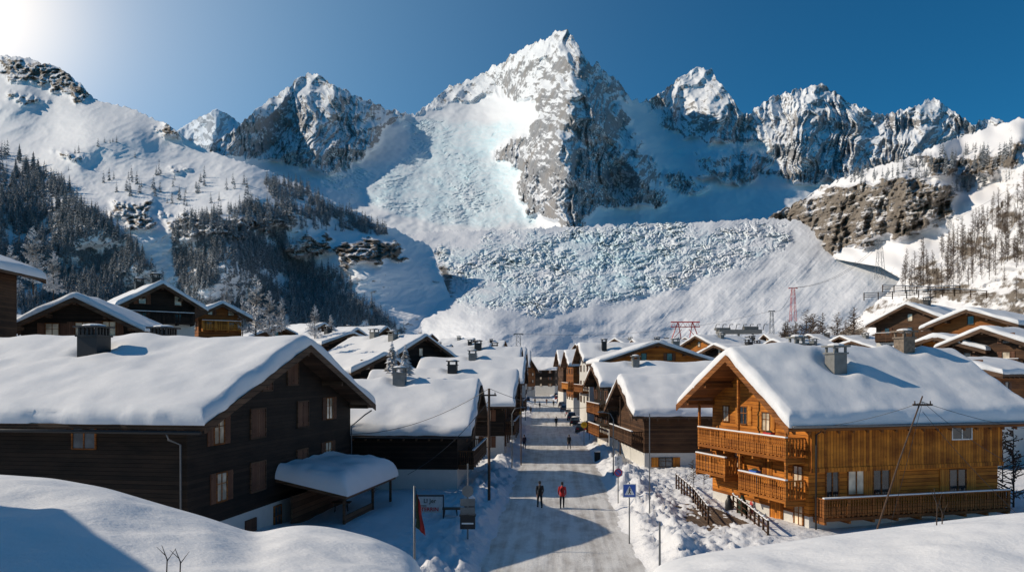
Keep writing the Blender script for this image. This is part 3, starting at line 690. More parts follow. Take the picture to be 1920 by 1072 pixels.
# upper left
e,F,rf,zr=house('weathered brown chalet with snowy overhanging roof',(-50.2,57),86,-1,11.7,5,17.0,19.4,BROWN,PLAST,8,near=True,autow=['g'],zb=2,ovv=1.6)
balcony(F,e,'g',.5,12.5,13.6,1.3,BROWN);balcony(F,e,'g',.5,12.5,10.6,1.3,BROWN)
e,F,rf,zr=house('wide dark gabled chalet with snowy roof',(-44.2,72),80,-1,9.6,10,13.2,15.6,DARK,PLAST,8,near=True,zb=3,
 wins=[('g',98,620,1.2,1.4,'s'),('g',155,618,1.3,1.4,'s'),('g',205,616,1.2,1.4,'s')],frame=MIDW)
e,F,rf,zr=house('dark wood and white plaster chalet with balcony',(xx(232,88),88),52,-1,7.6,13,16.6,18.8,DARK,PLAST,14.6,near=True,zb=5,ch=[(3,4,.9,'k',.45),(8,3.4,.9,'k',.45)],autow=['g','f'])
balcony(F,e,'g',.4,7.2,14.8,1.1,DARKV)
e,F,rf,zr=house('small amber wood chalet with snowy roof',(xx(372,105),105),55,-1,5.6,7,16.6,18.0,MIDW,PLAST,13,autow=['g','f'],zb=8)
balcony(F,e,'g',.3,5.3,14.9,.9,ORNP)
# R2
e,F,rf,zr=house('brown wood chalet on white base with snowy roof',(12.07,73),-3,1,13,13,5.4,8.2,BROWN,PLAST,1.75,th=.7,ovu=1.3,near=True,n=40,zb=0,ch=[(11.5,7,.9,'k',.4)],
 wins=[('f',1248,866,1.3,.9,'s',ORNP),('f',1318,863,1.1,.9,'w'),('f',1316,815,.7,.5,'w')])
balcony(F,e,'g',.5,12,2.6,1.1,BROWN)
e,F,rf,zr=house('dark timber chalet with curved snowy roof',(xx(1142,92),92),-4,1,10,14,7.7,9.7,DARK,PLAST,2.6,th=.65,zb=0,near=True,autow=['g','f'],ch=[(4,4,.8,'c',.4)])
balcony(F,e,'g',.5,9.5,4.4,1.1,MIDW);balcony(F,e,'g',.5,9.5,1.9,1.1,MIDW)
e,F,rf,zr=house('amber wood gabled chalet facing the street end',(xx(1135,116),116),88,-1,15,12,10.7,13.2,MIDO,PLAST,5,zb=0,near=True,autow=['g'],ch=[(3,11,1.2,'c',.5)])
e,F,rf,zr=house('white plaster house with snow roof beside the street',(xx(1105,134),134),-3,1,12,14,11.2,13.8,PLAST,PLAST,5,th=.6,zb=0,near=True,autow=['g','f'],ch=[(3,3,1.4,'k',.4)])
balcony(F,e,'g',.5,11.5,6,1.1,MIDW)
e,F,rf,zr=house('amber chalet with balconies beside the street',(xx(1075,165),165),-3,1,12,10,10.8,13.6,MIDW,PLAST,4,zb=0,autow=['g','f'])
balcony(F,e,'g',.5,11.5,6,1.1,ORNP)
house('brown chalet near the street bend',(xx(1056,215),215),-3,1,13,12,11.5,15,BROWN,PLAST,4,zb=0,autow=['g','f'])
e,F,rf,zr=house('orange wood chalet closing the far end of the street',(xx(1003,400),400),60,-1,12,12,11.5,16,MIDW,PLAST,4,zb=0,autow=['g','f'])
house('brown chalet behind the far street bend',(xx(1040,330),330),20,-1,12,12,11,15.5,DARK,PLAST,4,zb=0,autow=['g','f'])
house('snow roofed chalet at the far street bend',(xx(975,300),300),30,-1,12,12,10,14.5,MIDW,PLAST,4,zb=0,autow=['g','f'])
# R1 orange chalet
e,F,rf,zr=house('bright orange wood chalet with thick snowy roof',(16.7,45),-15.7,1,10.6,13.3,6.6,9.9,ORN,PLAST,.95,heB=7.2,th=.78,ovu=2.1,ovv=1.2,near=True,n=60,zb=0,roofm=MIDW,
 ch=[(4.1,3.0,1.1,'c',.45),(11.3,5.4,.85,'s',.45),(4.7,7.2,.9,'k',.45),(3.6,6.2,.8,'c',.35)],frame=MIDW,
 wins=[('g',1395,778,.9,1.2,'s',ORNP),('g',1437,790,.9,1.2,'s',ORNP),('g',1362,775,.8,1.1,'w'),('g',1497,893,.9,1.3,'w'),('g',1415,905,.9,1.3,'s',ORNP),('g',1456,965,1.3,1.9,'d',ORNV),('g',1498,965,.9,1.2,'w'),('g',1385,860,.9,1.2,'w'),('g',1440,860,.9,1.9,'d',ORNV)])
b=MB();b.box(-.02,13.35,-.28,.03,3.55,6.9);b.box(-.1,13.4,-.34,-.284,3.45,3.7);b.fin('cladding',[ORNV],F,e)
def wf(x,y,w_,h_,off,sh):
    p,z=F.px('f',x,y,off=off)
    b=MB();e_=.07
    b.box(p-w_/2,p+w_/2,-off-.06,-off+.02,z-h_/2,z-h_/2+e_);b.box(p-w_/2,p+w_/2,-off-.06,-off+.02,z+h_/2-e_,z+h_/2)
    for q in(p-w_/2,p-e_/2,p+w_/2-e_): b.box(q,q+e_,-off-.057,-off+.02,z-h_/2+e_,z+h_/2-e_)
    wo=b.fin('window',[WHITE if x==1803 else MIDW],F,e);g=MB();g.box(p-w_/2+e_,p+w_/2-e_,-off-.02,-off+.02,z-h_/2+e_,z+h_/2-e_);g.fin('pane',[PANED if x!=1605 else PANE2],F,wo)
    if sh:
        for a,c in((p-w_*1.02,p-w_/2-.02),(p+w_/2+.02,p+w_*1.02)):
            g=MB();g.box(a,c,-off-.06,-off-.004,z-h_/2,z+h_/2);g.box(a+.03,c-.03,-off-.09,-off-.06,z-.06,z+.06);g.fin('shutter',[ORNP],F,e)
wf(1803,806,1.5,1.15,.28,True);wf(1605,903,1.2,1.5,0,False);wf(1652,903,1.2,1.5,0,True);wf(1795,903,1.3,1.6,0,True);wf(1560,903,.9,1.9,0,False)
balcony(F,e,'f',.25,13.2,1.0,1.0,MIDW,.17,1.0)
balcony(F,e,'g',.3,10.3,4.25,1.3,MIDO,.2,1.05)
balcony(F,e,'g',.3,5.2,1.85,1.3,MIDO,.2,1.05)
balcony(F,e,'g',6.6,10.4,2.5,1.4,MIDO,.2,1.05)
for v_,z0_,z1_ in((.35,2.9,4.1),(5.1,2.9,4.1),(.35,5.35,6.4),(5.3,5.35,8.6),(10.2,5.35,7.0)):
    b=MB();b.box(-1.25,-1.11,v_,v_+.14,z0_,z1_);b.fin('balcony_post',[MIDO],F,e)
b=MB();b.tube([(-2.0,-1.38,6.1),(15.3,-1.38,6.1)],.08,8);b.fin('gutter',[STEEL],F,e,smooth=True)
b=MB();b.tube([(.15,-1.3,6.0),(.15,-.45,5.6),(.15,-.42,0)],.05,8);b.fin('downpipe',[BLACK],F,e,smooth=True)
R1F=F
# right upper chalets
def RH(lab,x,d,yE,yR,W,L,wood,a=-35,hb=3,bal=True,aw=('g','f'),**k):
    he=zz(yE,d);e,F,rf,zr=house(lab,(xx(x,d),d),a,1,W,L,he,zz(yR,d+3),wood,PLAST,he-hb,th=.5,zb=he-7.5,autow=aw,near=True,**k)
    if bal:balcony(F,e,'g',.4,W-.4,he-2.6,1.0,wood)
RH('dark brown hillside chalet with balcony and snow',1775,118,600,572,11,9,BROWN,ch=[(4,5,.8,'k',.4)])
RH('amber wood chalet with snowy roof on the slope',1838,88,655,634,9,7,MIDO)
RH('amber hillside chalet beside bare slope',1900,98,607,583,10,10,MIDW)
RH('snow roofed chalet behind the orange one',1868,72,700,680,8,8,MIDW)
RH('brown chalet with snowy roof at village edge',1925,84,645,620,8,8,BROWN)
for i,(x,d,yE,yR,wd,a) in enumerate([(1345,170,650,631,MIDO,-30),(1425,185,652,636,BROWN,-50),(1490,160,655,638,MIDW,-20),(1560,190,648,630,PLAST,-40),(1620,170,650,632,BROWN,-25),(1690,180,645,628,MIDW,-45),(1265,230,652,638,DARK,-30),(1455,240,642,628,DARK,-10),(1740,150,660,642,BROWN,-30),
  (1210,195,656,638,MIDW,-15),(1180,260,650,636,BROWN,-40),(1385,135,664,648,DARK,-20),(1530,135,662,646,BROWN,-35),(1655,140,658,641,MIDW,-30),(1095,300,660,646,PLAST,-20),(1310,300,645,634,BROWN,-40),(1590,250,642,630,MIDW,-15)]):
    RH('village chalet with snow covered roof and '+('white' if wd is PLAST else 'wooden')+' walls',x,d,yE,yR,11,11,wd,a,bal=False,aw=('g',) if i>8 else ('g','f'),ch=[(5,4,.7,'ck'[i%2],.5),(9,7,.7,'k',.4)][:1+i%2])
for i,(x,d,yE,yR,wd,a) in enumerate([(700,240,655,638,DARK,20),(845,200,668,650,BROWN,10),(760,205,660,643,MIDW,30),(470,135,632,614,BROWN,40),(525,170,630,614,MIDW,25),(605,122,645,626,DARK,40),(820,150,668,649,BROWN,15),(905,190,664,646,MIDW,10),(870,250,652,636,PLAST,25),(935,290,657,640,BROWN,15),(790,300,642,628,DARK,35),(655,210,634,617,MIDW,30),(585,190,628,612,DARK,35),(722,140,662,644,BROWN,35),(800,128,672,655,MIDW,25)]):
    he=zz(yE,d);house('village chalet under a thick snow roof',(xx(x,d),d),a,-1,10,10,he,zz(yR,d+3),wd,PLAST,he-3,zb=0,th=.5,near=d<160,autow=['g','f'] if i<3 else ['g'],ch=[(4,4,.8,'ck'[i%2],.45)])
# ---------------- trees
N=NT('snowy_needles');o=N.obj();g_=N.n('ShaderNodeNewGeometry');sp=N.n('ShaderNodeSeparateXYZ',{'Vector':g_.outputs['Normal']})
nz_=N.math('ABSOLUTE',sp.outputs[2]);n1=N.noise(o,1.3,3);f=N.math('MULTIPLY',N.rng(n1,.33,.58),N.rng(nz_,.2,.8))
NEED=N.out(N.mix(N.math('MULTIPLY',f,.7),N.mix(n1,(.032,.037,.034),(.075,.08,.072)),(.7,.74,.8)),.8)
N=NT('frosted_twigs');o=N.obj();n1=N.noise(o,2.3,4);FROST=N.out(N.mix(N.rng(n1,.30,.56),(.19,.16,.13),(.70,.70,.72)),.8)
N=NT('larch_twigs');o=N.obj();n1=N.noise(o,2.3,4);LARCH=N.out(N.mix(N.rng(n1,.4,.7),(.07,.045,.031),(.23,.165,.125)),.85)
BARK=M_plain('bark',(.06,.042,.032),.9,.4,5,0,.4)
def conifer(h,rr,lv,k,rnd,base=.12,w=.34,jit=.35):
    V=[];Fc=[]
    for i in range(lv):
        tt=i/(lv-1+.5);z=h*(base+(1-base)*tt);r=rr*(1-tt)**.85+.04*rr
        for j in range(k):
            th=2*math.pi*(j+rnd.random()*.8)/k+i*1.3;rl=r*(1-jit+jit*2*rnd.random()*.75);dz=-rl*(.25+.3*rnd.random())
            c,s=math.cos(th),math.sin(th);n=len(V);zc=z+rnd.uniform(-.5,.5)*h/lv
            ww=rl*w*(.7+.6*rnd.random())
            V+=[(0,0,zc+.06*h/lv),(c*rl*.55-s*ww,s*rl*.55+c*ww,zc+dz*.7-.06*rr),(c*rl,s*rl,zc+dz),(c*rl*.55+s*ww,s*rl*.55-c*ww,zc+dz*.7-.06*rr),(c*rl*.5,s*rl*.5,zc+dz*.25+.05*rr)]
            Fc+=[(n,n+1,n+4),(n+1,n+2,n+4),(n+2,n+3,n+4),(n+3,n,n+4)]
    return V,Fc
def twigcrown(h,rnd,nb=60,spread=.28,base=.15,tw=14,th=.012,droop=.0,wid=.05):
    b=MB()
    for i in range(nb):
        z=h*(base+(1-base)*((i+rnd.random())/nb));r=h*spread*(1-z/h)**.7*(.6+.6*rnd.random())+.02
        a=rnd.random()*6.28;d=Vector((math.cos(a),math.sin(a),.25+.3*rnd.random()-droop));p0=Vector((0,0,z));p1=p0+d*r
        b.tube([p0,p0+d*r*.5+Vector((0,0,.02*h*0)),p1],[th*2,th*1.3,th*.5],3,0,False)
        for q in range(tw):
            s=.2+.8*rnd.random();p=p0+d*r*s;dd=Vector((rnd.gauss(0,1),rnd.gauss(0,1),rnd.gauss(.1,.7))).normalized()*r*.30*(1.1-s*.5)
            sd_=dd.cross(Vector((rnd.random(),rnd.random(),rnd.random()))).normalized()*wid*(.5+rnd.random())
            b.face([tuple(p),tuple(p+dd*.6+sd_),tuple(p+dd),tuple(p+dd*.6-sd_)])
    return b
def mkmesh(name,V,Fc,mats):
    me=bpy.data.meshes.new(name);me.from_pydata(V,[],Fc)
    for m in mats:me.materials.append(m)
    return me
rnd=random.Random(3)
protos=[]
for i in range(6):
    h=1.0;V,Fc=conifer(1,.17+.03*(i%3),15,8,rnd);nf=len(Fc)
    b=MB();b.tube([(0,0,-.05),(0,0,.5),(0,0,.97)],[.018,.012,.002],5)
    n=len(V);V=V+[tuple(p) for p in b.v];Fc=Fc+[tuple(n+q for q in f) for f in b.f]
    me=mkmesh('conifer_tree',V,Fc,[NEED,BARK]);me.polygons.foreach_set('material_index',[0]*nf+[1]*(len(Fc)-nf));protos.append(me)
forest=[([(-60,270),(0,282),(60,312),(110,345),(180,400),(230,440),(275,490),(310,540),(310,600),(-60,600)],2900,.0185),
 ([(320,430),(350,410),(400,400),(470,385),(530,390),(560,415),(535,450),(560,500),(650,560),(700,600),(420,600),(330,540)],2000,.017),
 ([(490,337),(560,352),(640,392),(735,440),(700,442),(600,420),(520,385)],380,.0145),
 ([(540,490),(620,505),(680,560),(760,625),(560,625)],650,.0155),([(300,520),(520,560),(700,620),(300,640)],600,.018),
 ([(190,330),(480,325),(480,400),(190,370)],50,.016),([(330,440),(520,440),(620,520),(330,520)],80,.018),([(120,240),(350,300),(300,340),(120,320)],12,.010),([(530,350),(700,430),(560,440)],60,.014)]
pts=[]
for poly,n,hh in forest:
    xs=[p[0] for p in poly];ys=[p[1] for p in poly];c=0;k=0
    while c<n and k<n*5:
        k+=1;x=rnd.uniform(min(xs),max(xs));y=rnd.uniform(min(ys),max(ys))
        if not inpoly(poly,np.array([x]),np.array([y]))[0]:continue
        if fbm(np.array([x*.02]),np.array([y*.03]),3,9)[0]<rnd.uniform(-.6,-.3):continue
        P=onsheet('left_hillside',x,y)
        if P is None:continue
        pts.append((P[1],tuple(P),hh*P[1]*rnd.uniform(.5,1.25)));c+=1
RP=[([(1530,350),(1600,325),(1700,300),(1760,300),(1760,335),(1600,345)],130,'cliff_hillside',.013),([(1760,290),(1900,270),(1900,340),(1780,370)],130,'cliff_hillside',.018)]
for poly,n,shn,hh in RP:
    xs=[p[0] for p in poly];ys=[p[1] for p in poly];c=0
    while c<n:
        x=rnd.uniform(min(xs),max(xs));y=rnd.uniform(min(ys),max(ys))
        c+=1
        if inpoly(poly,np.array([x]),np.array([y]))[0]:
            P=onsheet(shn,x,y)
            if P is not None:pts.append((P[1],tuple(P),hh*P[1]*rnd.uniform(.6,1.2)))
pts.sort(key=lambda q:-q[2]/q[0])
for i,(d,P,h) in enumerate(pts[:285]):
    ob=bpy.data.objects.new('conifer_tree',protos[i%6]);col.objects.link(ob);ob.location=P;ob.scale=(h*rnd.uniform(.85,1.15),h*rnd.uniform(.85,1.15),h);ob.rotation_euler[2]=rnd.random()*6
    tag(ob,'dark snow-dusted conifer on the wooded mountain slope','tree','conifers of the mountain forest')
V=[];Fc=[];lows=[conifer(1,.18+.03*(i%3),8,6,rnd) for i in range(5)]
for d,P,h in pts[285:]:
    v,f=lows[rnd.randrange(5)];n=len(V);a=rnd.random()*6;c,s=math.cos(a)*h,math.sin(a)*h
    V+=[(P[0]+x*c-y*s,P[1]+x*s+y*c,P[2]+z*h-.3) for x,y,z in v];Fc+=[tuple(q+n for q in t_) for t_ in f]
ob=bpy.data.objects.new('forest',mkmesh('forest',V,Fc,[NEED]));col.objects.link(ob);ob['kind']='stuff';tag(ob,'far-off dark conifer forest covering snowy mountain slopes','forest')
def tree(name,label,cat,P,h,crown_me,trunk_me,group,rot=None):
    e=empty(name,P,label,cat,group,rnd.random()*6);
    for nm,me in(('trunk',trunk_me),('crown',crown_me)):
        o_=bpy.data.objects.new(nm,me);col.objects.link(o_);o_.parent=e;o_.scale=(h,h,h)
    return e
def trunkmesh(r):
    b=MB();b.tube([(0,0,-.06),(.004,0,.3),(-.004,.003,.65),(0,0,1)],[r,r*.75,r*.45,r*.08],7);o_=b.fin('trunk',[BARK],smooth=True);me=o_.data;bpy.data.objects.remove(o_);return me
TR=trunkmesh(.013)
def crownmesh(mat,**k):
    b=twigcrown(1.0,rnd,**k);o_=b.fin('crown',[mat]);me=o_.data;bpy.data.objects.remove(o_);return me
FR=[crownmesh(FROST,nb=80,spread=.25,base=.10,tw=20,th=.003,wid=.009) for i in range(3)]
LA=[crownmesh(LARCH,nb=54,spread=.18,base=.20,tw=10,th=.0024,wid=.0055) for i in range(4)]
LB=[crownmesh(LARCH,nb=40,spread=.42,base=.1,tw=9,th=.005,wid=.008) for i in range(3)]
for x,yb_,yt_,d in[(480,640,515,112),(425,600,530,120),(528,630,558,118),(62,545,425,105),(100,560,470,110),(590,640,572,125),(20,560,460,120),(395,600,545,118),(620,640,590,130),(455,635,555,108),(505,640,545,115)]:
    h=(yb_-yt_)/FP*d;tree('larch_tree','larch with pale frosted branches near the chalets','tree',(xx(x,d),d,zz(yb_,d)),h,FR[rnd.randrange(3)],TR,'frosted larches')
for x,yb_,yt_,d in[(735,700,640,86),(760,705,645,84),(745,690,655,95)]:
    V,Fc=conifer(1,.3,16,9,rnd);me=mkmesh('crown',V,Fc,[FROST]);h=(yb_-yt_)/FP*d
    tree('spruce_tree','small spruce covered with fresh snow','tree',(xx(x,d),d,zz(yb_,d)),h,me,TR,'snowy spruces')
cnt=0
for i in range(1600):
    if cnt>=230:break
    x=rnd.uniform(1690,1990);y=rnd.uniform(335,560)
    if y>580-(x-1690)*.35 and rnd.random()<.85:continue
    P=onsheet('right_hillside',x,y)
    if P is None:continue
    cnt+=1;tree('larch_tree','bare brown larch on the steep snowy slope','tree',tuple(P),P[1]*rnd.uniform(.018,.036),LA[rnd.randrange(4)],TR,'bare larches on the slope')
for i in range(26):
    x=rnd.uniform(1465,1605);d=rnd.uniform(200,250);h=rnd.uniform(.6,1)*(13 if x>1500 else 9)
    tree('bare_tree','leafless deciduous tree among snowy chalets','tree',(xx(x,d),d,zz(655,d)),h*.85,LB[rnd.randrange(3)],TR,'leafless trees at the village edge')
for x,yb_,yt_,d in[(1900,960,800,52),(1880,900,810,56),(1320,905,850,58),(1300,910,862,60),(700,930,880,58)]:
    h=(yb_-yt_)/FP*d;tree('bare_shrub','leafless shrub poking out of the snow','shrub',(xx(x,d),d,zz(yb_,d)),h,LB[rnd.randrange(3)],TR,'garden shrubs')
for x,y,d,h in((310,1075,9,.32),(335,1078,9,.3),(1755,987,15.5,.75),(1765,987,15.7,.5)):
    b=MB();k_=1.6 if d>12 else 1;b.tube([(0,0,-.4),(.02,0,h*.5),(-.04,0,h)],[.009*k_,.007*k_,.003*k_],5);b.tube([(.02,0,h*.45),(.12,0,h*.9)],[.006*k_,.002*k_],4);b.tube([(.0,0,h*.65),(-.1,0,h*.95)],[.005*k_,.002*k_],4)
    tag(b.fin('twig',[BARK],Fr((xx(x,d),d,zz(y,d)))),'thin bare twig sticking out of the snow','twig','twigs in the snow')
# ---------------- poles, wires, signs
def gpos(x,y):
    d=CH*FP/(y-HZ);return xx(x,d),d
def pole(label,x,yb,yt,r=.1,mat=POLEW,cross=False,name='utility_pole',lean=0,d=None):
    if d is None: X,d=gpos(x,yb);z0=0
    else: X=xx(x,d);z0=zz(yb,d)
    zt=zz(yt,d)-z0
    b=MB();b.tube([(0,0,-.4),(lean*.5,0,zt*.5),(lean,0,zt)],[r,r*.9,r*.75],8)
    if cross: b.box(lean-.5,lean+.5,-.05,.05,zt-.5,zt-.4);[b.tube([(lean+q,0,zt-.4),(lean+q,0,zt-.25)],[.04,.03],6) for q in(-.4,0.4)]
    o_=b.fin(name,[mat],Fr((X,d,z0)),smooth=False);tag(o_,label,'pole');return X,d,z0+zt
p1=pole('tall brown wooden utility pole by the street',917,952,728,.10,cross=True)
p2=pole('leaning wooden pole holding cables beside the chalet',1642,985,742,.05,cross=True,lean=2.4,d=41)
pole('thin metal pole in the snow',1218,980,775,.04,STEEL,name='metal_pole')
pole('short steel post beside the road',1237,1095,978,.05,STEEL,name='steel_post',d=33)
pole('tall slender pole along the street',977,872,740,.06,POLEW,name='street_pole')
pole('wooden post along the street',1163,870,742,.07,POLEW,name='street_pole')
def wire(a,c,sag=.6,r=.018):
    a=Vector(a);c=Vector(c);P=[a+(c-a)*t_+Vector((0,0,-sag*4*t_*(1-t_))) for t_ in np.linspace(0,1,14)]
    b=MB();b.tube([tuple(p-a) for p in P],r,4);tag(b.fin('cable',[BLACK],Fr(a)),'thin black overhead cable between poles','cable','overhead cables')
T1=(p1[0],p1[1],p1[2]);T2=(xx(1642,41)+2.4,41,p2[2]-.3)
wire(T1,(-11.8,57,4.7),.8);wire(T1,(xx(1163,80),80,zz(745,80)),1.2);wire((T1[0],T1[1],T1[2]-.8),(-6,46,3.2),.5)
wire(T2,(30,47,3.4),.3,.012);wire(T2,(32,46,5.6),.3,.012);wire((T2[0],T2[1],T2[2]-.5),(27,42,1.2),.2,.012);wire(T2,(16.9,44.6,6.0),.2,.012);wire(T2,(20.5,43.5,.5),.05,.012)
def text(parent,s,size,loc,mat,bold=0.0):
    cu=bpy.data.curves.new('t','FONT');cu.body=s;cu.size=size;cu.align_x='CENTER';cu.align_y='CENTER';cu.extrude=.004;cu.offset=bold
    o_=bpy.data.objects.new('t',cu);col.objects.link(o_);dg=bpy.context.evaluated_depsgraph_get()
    me=bpy.data.meshes.new_from_object(o_.evaluated_get(dg));bpy.data.objects.remove(o_);me.materials.clear();me.materials.append(mat)
    q=bpy.data.objects.new('lettering',me);col.objects.link(q);q.parent=parent;q.location=loc;q.rotation_euler=(R(90),0,0);return q
X,d=gpos(1180,1018);e=empty('crosswalk_sign',(X,d,0),'blue square pedestrian crossing sign on a steel post','road sign')
b=MB();b.tube([(0,0,-.3),(0,0,3.25)],.035,8);b.fin('post',[STEEL],parent=e,smooth=True)
b=MB();zc=2.8;b.box(-.36,.36,-.06,-.04,zc-.36,zc+.36,0);b.box(-.32,.32,-.064,-.0605,zc-.32,zc+.32,1)
b.face([(-.26,-.068,zc-.22),(.26,-.068,zc-.22),(0,-.068,zc+.27)],0);pl=b.fin('sign_plate',[WHITE,BLUE],parent=e)
b=MB();y_=-.085
b.tube([(0.02,y_,zc+.12),(0.02,y_,zc+.16)],[.03,.03],8);b.tube([(.01,y_,zc+.1),(0,y_,zc-.03)],[.03,.03],5);b.tube([(0,y_,zc-.03),(-.07,y_,zc-.18)],[.02,.015],5);b.tube([(0,y_,zc-.03),(.07,y_,zc-.18)],[.02,.015],5);b.tube([(0,y_,zc+.08),(.08,y_,zc+.0)],[.012,.012],5)
b.fin('pedestrian_symbol',[BLACK],parent=pl)
X,d=gpos(1159,950);e=empty('road_sign',(X,d,0),'round blue and red no parking sign below white boards','road sign')
b=MB();b.tube([(0,0,-.3),(0,0,3.6)],.035,8);b.fin('post',[STEEL],parent=e,smooth=True)
b=MB();zc=zz(885,d);b.tube([(0,-.04,zc),(0,-.06,zc)],.27,20,0);b.tube([(0,-.06,zc),(0,-.066,zc)],.2,20,1);b.hexa([(-.17,-.07,zc+.12),(-.13,-.07,zc+.16),(-.13,-.066,zc+.16),(-.17,-.066,zc+.12),(.13,-.07,zc-.16),(.17,-.07,zc-.12),(.17,-.066,zc-.12),(.13,-.066,zc-.16)],0)
b.fin('sign_plate',[REDP,BLUE],parent=e)
b=MB();zc=zz(863,d);b.box(-.25,.25,-.06,-.04,zc-.35,zc+.3);q=b.fin('notice_board',[WHITE],parent=e);text(q,'P',.3,(0,-.066,zc+.1),BLACK);text(q,'2h',.16,(0,-.066,zc-.18),BLACK)
X,d=gpos(1095,835);e=empty('bus_stop_sign',(X,d,0),'yellow round bus stop sign on a pole','road sign')
b=MB();b.tube([(0,0,-.2),(0,0,3.0)],.04,8);b.fin('post',[STEEL],parent=e);b=MB();b.tube([(0,-.04,2.6),(0,-.08,2.6)],.4,18);q=b.fin('sign_plate',[YEL],parent=e);text(q,'H',.5,(0,-.09,2.6),BLACK)
for x,y,h in((975,800,2.6),(1105,830,2.2)):
    X,d=gpos(x,y);e=empty('street_sign',(X,d,0),'small yellow sign plate on a slim post','road sign');b=MB();b.tube([(0,0,-.2),(0,0,h)],.04,6);b.fin('post',[STEEL],parent=e)
    b=MB();b.box(-.3,.3,-.07,-.045,h-.5,h);b.box(-.24,.24,-.075,-.0705,h-.28,h-.22,1);b.fin('sign_plate',[YEL,BLACK],parent=e)
# front flag pole
d=30;X=xx(777,d);e=empty('flag_pole',(X,d,0),'grey pole with a green and red cloth flag hanging','flag pole')
b=MB();b.tube([(0,0,-.4),(0,0,zz(910,d))],[.05,.04],8);b.fin('pole',[STEEL],parent=e,smooth=True)
b=MB();V=[]
for i in range(12):
    for j in range(8):
        V.append((.05+j*(.018+.0032*i)+.015*math.sin(i*.9),.06*math.sin(j*1.9+i*.3),zz(918,d)-i*.125-j*.05))
b.v=V
for i in range(11):
    for j in range(7):b.f.append((i*8+j,i*8+j+1,i*8+9+j,i*8+8+j));b.m.append(0 if j<3 else 1)
b.fin('flag',[GREEN,REDD],parent=e,smooth=True)
X,d=gpos(877,1030);e=empty('sign_post',(X,d,0),'grey metal signs and letter box on a post','sign')
b=MB();b.tube([(0,0,-.4),(0,0,4.4)],.04,8);b.fin('post',[STEEL],parent=e)
b=MB();b.box(-.38,.38,-.06,-.03,zz(948,d),zz(934,d));b.box(-.38,.38,-.06,-.03,zz(962,d),zz(950,d));b.fin('sign_plate',[CONC],parent=e)
b=MB();b.tube([(0,-.03,zz(920,d)),(0,-.06,zz(920,d))],.3,18);b.fin('sign_plate',[CONC],parent=e)
b=MB();z0=zz(990,d);b.box(-.38,.38,-.2,.2,z0,z0+.65);b.box(-.42,.42,-.24,.24,z0+.65,z0+.72);b.box(-.3,.3,-.205,-.2005,z0+.25,z0+.33,1);b.fin('letter_box',[BLACK,WHITE],parent=e)
X,d=gpos(806,980);e=empty('advertising_board',(X,d,0),'white framed advertising board with red lettering','signboard')
b=MB();zc=1.05;b.box(-.85,-.78,-.05,.05,-.3,zc+.65);b.box(.78,.85,-.05,.05,-.3,zc+.65);b.box(-.78,.78,-.05,.05,zc+.56,zc+.65);b.fin('frame',[BLACK],parent=e)
b=MB();b.box(-.75,.75,-.03,.0,zc-.45,zc+.54);b.box(-.65,-.2,-.0345,-.031,zc-.03,zc+.03,1);q=b.fin('panel',[GREYP,BLACK],parent=e)
text(q,'Ll Jer',.36,(.0,-.045,zc+.29),BLACK,.004);text(q,'TERRIN',.32,(0,-.045,zc-.22),REDP,.008)
for x,y in((845,978),(640,965),(610,955)):
    X,d=gpos(x,y);e=empty('cafe_table',(X,d,.1),'small outdoor table with crossed legs beside the snow','table','outdoor tables')
    b=MB();b.box(-.6,.6,-.35,.35,.7,.75);b.fin('table_top',[BEAM],parent=e)
    for s in(-1,1):
        b=MB();b.tube([(s*.45,-.3,-.2),(s*.35,.25,.7)],.03,5);b.tube([(s*.45,.3,-.2),(s*.35,-.25,.7)],.03,5);b.fin('leg',[BLACK],parent=e)
X,d=gpos(1120,865);e=empty('litter_bin',(X,d,0),'dark rounded street litter bin beside the pavement','bin')
b=MB();b.lathe([(.26,0),(.3,.1),(.32,.9),(.34,.92),(.34,1.0)],0,14);b.fin('bin_body',[BLACK],parent=e,smooth=True);b=MB();b.lathe([(.34,1.0),(.3,1.12),(.12,1.2),(.02,1.21)],0,14);b.fin('lid',[SNOWR],parent=e,smooth=True)
X,d=gpos(880,968);e=empty('litter_bin',(X,d,.2),'dark rounded street litter bin beside snow heap','bin')
b=MB();b.lathe([(.28,0),(.34,.1),(.36,.9),(.38,.92)],0,14);b.fin('bin_body',[BLACK],parent=e,smooth=True);b=MB();b.lathe([(.38,.92),(.3,1.1),(.12,1.2),(.02,1.21)],0,14);b.fin('lid',[SNOWR],parent=e,smooth=True)
for x,y,s in((960,880,1),(1102,800,-1),(985,790,1),(1150,905,-1)):
    X,d=gpos(x,y);e=empty('street_lamp',(X,d,0),'slim steel street lamp beside the road','street lamp','street lamps')
    b=MB();b.tube([(0,0,-.3),(0,0,5.2),(s*.25,0,5.7),(s*.9,0,5.85)],[.06,.04,.035,.03],8);b.fin('post',[STEEL],parent=e,smooth=True)
    b=MB();b.hexa([(s*.8,-.12,5.78),(s*1.3,-.1,5.8),(s*1.3,.1,5.8),(s*.8,.12,5.78),(s*.8,-.08,5.92),(s*1.25,-.05,5.88),(s*1.25,.05,5.88),(s*.8,.08,5.92)]);b.fin('lamp_head',[STEEL],parent=e)
